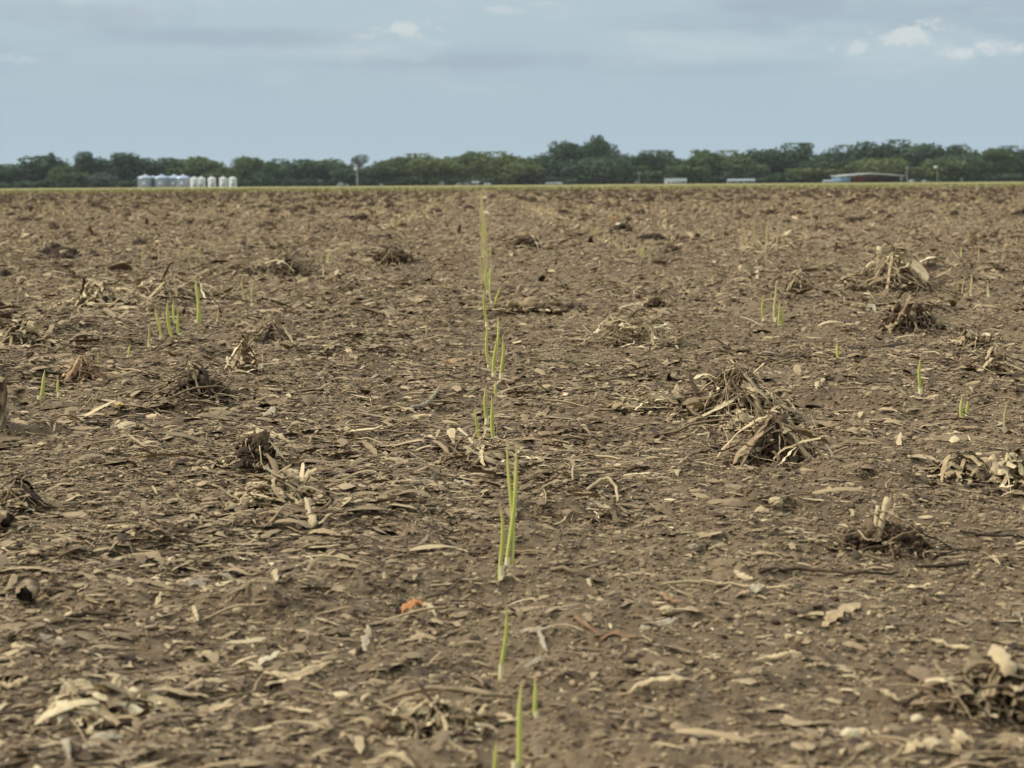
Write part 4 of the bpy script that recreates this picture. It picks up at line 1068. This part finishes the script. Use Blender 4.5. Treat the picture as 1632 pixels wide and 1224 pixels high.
for i, (px, top, wd, tone, kind, lab) in enumerate(TREES):
    Y = 1015+ (i*37 % 23)
    if kind == 'bush': Y = 1000-(i*13 % 9)
    if kind == 'sparse': Y = 1050
    tree(px, top, wd, tone, kind, lab, Y, i)
# wood filling in behind
m_ = MB()
for px in range(-260, 1900, 17):
    tp = float(np.interp(px, [-300, 60, 130, 350, 600, 640, 860, 1000, 1200, 1350, 1900], [256, 257, 251, 259, 260, 250, 250, 248, 246, 238, 238]))+random.random()*7
    if px < -30 or px > 1660: tp -= 8
    Y = 1090+random.random()*30; base = far_pt(px, Y); hh = far_top(px, tp, Y); ww = 44*Y/F
    t_ = MB(); crown_mesh(t_, 'bush', 500+px, 1100, .06)
    m_.add(t_.v[0]*np.array((ww, ww, hh), np.float32)+np.array(base, np.float32), q=t_.q[0], tint=t_.c[0])
o = m_.build('far_wood', MF['dark']); tag(o, 'dark green wood closing the gaps behind the skyline trees', 'wood', kind='stuff')
# undergrowth at the foot
m_ = MB()
for px in range(-100, 1760, 12):
    Y = 985+random.random()*10; base = far_pt(px, Y); hh = 2.5+random.random()*3.5; ww = 9+random.random()*5
    t_ = MB(); crown_mesh(t_, 'bush', 900+px, 380, .09)
    m_.add(t_.v[0]*np.array((ww, ww, hh), np.float32)+np.array(base, np.float32), q=t_.q[0], tint=t_.c[0])
o = m_.build('undergrowth', MF['dark']); tag(o, 'low dark scrub along the foot of the far trees', 'undergrowth', kind='stuff')

# ------------------------------------------------------------------ farm buildings
def plain(name, c, rough=.6, metal=0.0, var=.1, sc=1.0, msc=(1, 1, 1)):
    m, t, b = mat(name, rough); b.inputs['Metallic'].default_value = metal
    co = t.nodes.new('ShaderNodeTexCoord'); n = nz(t, sc, 4, .6, co.outputs['Object'], msc)
    r = ramp(t, [(.3, tuple(x*(1-var) for x in c)), (.7, tuple(min(1, x*(1+var)) for x in c))])
    t.links.new(n.outputs[0], r.inputs[0]); t.links.new(r.outputs[0], b.inputs['Base Color'])
    return m
M_galv = plain('galvanised_steel', (.33, .37, .43), .33, .85, .12, .8, (1, 1, .2))
M_galvr = plain('galvanised_roof', (.33, .38, .45), .4, .7, .1, .8)
M_bwhite = plain('white_steel', (.56, .57, .55), .5, .1, .06, .8)
M_door = plain('bin_door', (.32, .34, .36), .5, .3)
M_wht = plain('white_siding', (.42, .43, .41), .6)
M_gry = plain('grey_siding', (.15, .165, .165), .7)
M_blue = plain('blue_metal', (.16, .26, .38), .5, .2)
M_lroof = plain('light_roof', (.24, .26, .27), .5, .2)
M_darkin = plain('dark_red_steel', (.17, .040, .028), .7)
M_black = plain('dark_interior', (.02, .02, .022), .8)
M_wood = plain('weathered_pole', (.25, .26, .24), .8)
M_glass = plain('window_dark', (.05, .06, .07), .2)
def revolve(mb, prof, k=32, ribs=0.0, cx=0, cy=0):
    prof = np.array(prof, float); th = np.arange(k)/k*2*np.pi
    rr = prof[:, 0][:, None]*(1+ribs*(np.arange(k) % 2)[None])
    v = np.stack([cx+rr*np.cos(th), cy+rr*np.sin(th), np.broadcast_to(prof[:, 1][:, None], rr.shape)], -1)
    mb.add(v.reshape(-1, 3), q=rows_q(1, len(prof), k, True))
def box(mb, x0, x1, y0, y1, z0, z1):
    v = [(x0, y0, z0), (x1, y0, z0), (x1, y1, z0), (x0, y1, z0), (x0, y0, z1), (x1, y0, z1), (x1, y1, z1), (x0, y1, z1)]
    mb.add(v, q=[(0, 3, 2, 1), (4, 5, 6, 7), (0, 1, 5, 4), (1, 2, 6, 5), (2, 3, 7, 6), (3, 0, 4, 7)])
def grain_bin(px, wpx, eave, peak, label, silver, Y=955, group=None):
    base = far_pt(px, Y); R = wpx/2*Y/F; he = far_top(px, eave, Y); hp = far_top(px, peak, Y)
    e = empty('grain_bin', base, label=label, cat='grain bin', group=group)
    m_ = MB(); pr = []
    nr = 14
    for i in range(nr*2+1): pr.append((R*(1+(.012 if i % 2 else 0)), he*i/(nr*2)))
    revolve(m_, pr, 40); m_.build('wall', M_galv if silver else M_bwhite, e, smooth=False)
    m_ = MB(); revolve(m_, [(R*1.05, he-.12), (R*1.05, he+.03), (R*.55, he+(hp-he)*.52), (R*.14, hp-.35)], 40, .012); rf = m_.build('roof', M_galvr if silver else M_bwhite, e)
    m_ = MB(); revolve(m_, [(R*.14, hp-.45), (R*.15, hp-.1), (R*.05, hp+.15), (.01, hp+.2)], 16); m_.build('cap', M_galvr if silver else M_bwhite, rf)
    m_ = MB(); box(m_, -.5, .5, -R*1.03-.08, -R*.96, .5, 2.6); m_.build('door', M_door, e)
    m_ = MB(); lx = R*.55; ly = -math.sqrt(R*R-lx*lx)-.25
    for sx in (-.25, .25): box(m_, lx+sx-.05, lx+sx+.05, ly-.05, ly+.05, .3, he)
    for i in range(int(he/.5)): box(m_, lx-.2, lx+.2, ly-.02, ly+.02, .5+i*.5, .56+i*.5)
    m_.build('ladder', M_door, e)
for a in ((232, 25, 283, 278, 'silver grain bin standing first on the left of the bin row'),
          (258, 25, 283, 278, 'silver grain bin, second from the left of the bin row')):
    grain_bin(*a, True, group='grain bins in a row before the far trees')
grain_bin(278, 24, 283, 278, 'third silver grain bin, partly behind the fourth one', True, 968, 'grain bins in a row before the far trees')
grain_bin(292, 23, 283.5, 278, 'fourth silver grain bin, next to the first white one', True, 950, 'grain bins in a row before the far trees')
grain_bin(244, 20, 283.5, 280, 'smaller silver grain bin half hidden between the first two', True, 985, 'grain bins in a row before the far trees')
for i, (px, lab) in enumerate(((310, 'white grain bin touching the silver ones'), (321, 'white grain bin, second of the white ones'), (338, 'white grain bin in the middle of the white ones'),
                               (356, 'white grain bin, fourth of the white ones'), (371, 'last white grain bin at the right end of the bin row'))):
    grain_bin(px, 12.5, 284.5, 281.3, lab, False, 945+(i % 2)*9, 'grain bins in a row before the far trees')
# open fronted barn
Y = 940
xa, xb_ = far_pt(1338, Y).x, far_pt(1439, Y).x; cx = (xa+xb_)/2; Wb = xb_-xa
e = empty('barn', (cx, Y, 0), label='wide open fronted barn with blue side and low pale roof', cat='barn')
he = far_top(1388, 279.6, Y); hp = far_top(1388, 275.6, Y); hw = Wb/2; D = 22
xs = -hw+Wb*.175
m_ = MB(); box(m_, -hw, xs, 0, .25, 0, he-.35); box(m_, -hw, -hw+.25, .25, D, 0, he-.35); m_.build('blue_wall', M_blue, e)
m_ = MB(); box(m_, hw-.25, hw, 0, D, 0, he-.35); m_.build('side_wall', M_gry, e)
m_ = MB(); box(m_, -hw+.26, hw-.26, D-.3, D-.05, 0, he-.4); m_.build('back_wall', M_darkin, e)
m_ = MB(); box(m_, hw-1.4, hw-.3, -.05, .2, 0, he-.35); m_.build('door_jamb', M_lroof, e)
m_ = MB(); box(m_, xs+.02, xs+7.5, 4, 4.3, 0, he-1.0); m_.build('hay_partition', M_darkin, e)
for k_ in range(4):
    m_ = MB(); xx = xs+2+k_*7.5; box(m_, xx-.12, xx+.12, .8, 1.04, 0, he-.3); m_.build('post', M_darkin, e)
m_ = MB()
rp_ = [(-hw-.8, he), (-hw*.45, he+(hp-he)*.62), (0, hp), (hw*.45, he+(hp-he)*.62), (hw+.8, he)]
v = [];
for x_, z_ in rp_: v += [(x_, -.8, z_), (x_, D+.5, z_), (x_, -.8, z_-.5), (x_, D+.5, z_-.25)]
q = []
for i in range(4):
    a = i*4; b2 = a+4
    q += [(a, b2, b2+1, a+1), (a+2, a+3, b2+3, b2+2), (a, a+2, b2+2, b2), (a+1, b2+1, b2+3, a+3)]
q += [(0, 1, 3, 2), (16, 18, 19, 17)]
m_.add(v, q=q); m_.build('roof', M_wht, e)
def shed(x0, x1, top, name, label, cat, wall, roof, Y=930, gable=False, win=2, ev=None):
    A, B = far_pt(x0, Y).x, far_pt(x1, Y).x; c = (A+B)/2; w_ = (B-A)/2; hp = far_top((x0+x1)/2, top, Y)
    he = hp*(.62 if ev is None else ev); D = max(6, w_*.8)
    e = empty(name, (c, Y, 0), label=label, cat=cat)
    m_ = MB(); box(m_, -w_, w_, 0, D, 0, he)
    if gable: m_.add([(-w_, 0, he), (w_, 0, he), (0, 0, hp-.15), (-w_, D, he), (w_, D, he), (0, D, hp-.15)], t=[(0, 1, 2), (4, 3, 5)])
    m_.build('wall', wall, e)
    m_ = MB()
    if gable: m_.add([(-w_-.4, -.4, he-.2), (0, -.4, hp), (w_+.4, -.4, he-.2), (-w_-.4, D+.4, he-.2), (0, D+.4, hp), (w_+.4, D+.4, he-.2)], q=[(0, 1, 4, 3), (1, 2, 5, 4)])
    else: m_.add([(-w_-.4, -.4, he-.05), (w_+.4, -.4, he-.05), (w_+.4, D*.5, hp), (-w_-.4, D*.5, hp), (w_+.4, D+.4, he-.05), (-w_-.4, D+.4, he-.05)], q=[(0, 1, 2, 3), (3, 2, 4, 5)], t=None)
    m_.build('roof', roof, e)
    for i in range(win):
        m_ = MB(); xx = -w_+(i+.7)*2*w_/(win+.4); box(m_, xx-.5, xx+.5, -.05, .08, he*.35, he*.75); m_.build('window', M_glass, e)
    m_ = MB(); box(m_, w_*.1, w_*.1+.9, -.06, .08, 0, he*.8); m_.build('door', M_door, e)
shed(1061, 1094, 284.3, 'trailer', 'long white trailer with grey roof in front of the trees', 'trailer', M_wht, M_gry, win=4, ev=.55)
shed(1161, 1203, 285.2, 'low_shed', 'long low grey shed with pale ends in front of the trees', 'shed', M_gry, M_lroof, win=3, ev=.7)
shed(537, 546, 290.4, 'farm_hut', 'small white farm hut left of the lamp pole', 'hut', M_wht, M_lroof, gable=True, win=1)
shed(547, 554, 292.6, 'farm_hut', 'tiny grey hut beside the small white farm hut', 'hut', M_gry, M_lroof, gable=True, win=1)
shed(698, 708, 287.5, 'farm_shed', 'tiny grey shed left of the low pale roofs', 'shed', M_gry, M_gry, gable=True, win=1)
shed(726, 736, 290.5, 'farm_shed', 'small pale roofed shed at the left of the roof row', 'shed', M_wht, M_lroof, gable=True, win=1)
shed(735, 752, 289.2, 'farm_shed', 'widest pale green roofed shed in the roof row', 'shed', M_gry, M_lroof, gable=True, win=2)
shed(753, 763, 288.6, 'farm_shed', 'dark grey shed at the right of the roof row', 'shed', M_gry, M_gry, win=1)
shed(772, 781, 292, 'farm_shed', 'low white shed near the end of the sown row', 'shed', M_wht, M_lroof, win=1)
shed(871, 884, 290.5, 'farm_shed', 'low tan shed below the tallest trees', 'shed', M_wood, M_gry, win=1)
shed(886, 895, 290.8, 'farm_shed', 'tiny grey roof beside the low tan shed', 'shed', M_gry, M_lroof, win=1)
shed(1014, 1020, 289, 'farm_shed', 'small dark shed beside a thin pole near the trailer', 'shed', M_darkin, M_gry, gable=True, win=1)
shed(1453, 1460, 286.4, 'farm_hut', 'tiny white hut between the two poles right of the barn', 'hut', M_wht, M_lroof, gable=True, win=1)
shed(1314, 1328, 286.8, 'farm_shed', 'low pale shed left of the blue barn', 'shed', M_gry, M_lroof, win=1)
shed(1474, 1480, 287, 'farm_shed', 'small pale hut near the far lamp post', 'hut', M_wht, M_gry, gable=True, win=1)
shed(604, 609, 292, 'farm_hut', 'tiny pale box right of the lamp pole', 'hut', M_wht, M_gry, gable=True, win=1)
def pole(px, top, wpx, label, lamp=True, Y=925, m=None):
    base = far_pt(px, Y); hh = far_top(px, top, Y); r_ = wpx/2*Y/F
    e = empty('utility_pole', base, label=label, cat='pole')
    S = 6; s = np.linspace(0, 1, S)
    m_ = MB(); tubes(m_, np.stack([-.35*s, 0*s, hh*s-.2], 1)[None], (r_*(1-.25*s))[None], 8, np.full(1, .5), cap=True); m_.build('shaft', m or M_wood, e)
    if lamp:
        m_ = MB(); rock(m_, (-.9, 0, hh-.3), (.9, .6, .8), 3, 2, .08, .5); rock(m_, (-.35, 0, hh-.1), (.35, .3, .35), 4, 2, .08, .5); m_.build('lamp_head', M_wht, e)
    else:
        m_ = MB(); box(m_, -1.1, 1.1, -.1, .1, hh-.9, hh-.65); m_.build('crossarm', M_wood, e)
pole(570, 268.5, 2.2, 'tall pale lamp pole standing before the trees at left centre')
pole(1446, 265, 1.6, 'plain grey pole just right of the barn', False)
pole(1494, 265.5, 1.0, 'thin pole with a white lamp right of the barn')
pole(1019, 274, .9, 'thin grey pole beside the small dark shed', False)
pole(1533, 283, 1.0, 'short pale post near the right end of the trees', False)

# ------------------------------------------------------------------ thin air haze
m = bpy.data.materials.new('haze'); m.use_nodes = True; t = m.node_tree; t.nodes.clear()
pv = t.nodes.new('ShaderNodeVolumePrincipled'); pv.inputs['Color'].default_value = (.92, .95, 1, 1); pv.inputs['Density'].default_value = .000042
ou = t.nodes.new('ShaderNodeOutputMaterial'); t.links.new(pv.outputs[0], ou.inputs['Volume'])
m_ = MB(); box(m_, -7000, 7000, -100, 6600, -1.2, 60); o = m_.build('haze', m, attr=False); tag(o, 'thin pale air haze over the fields', 'haze', kind='stuff')
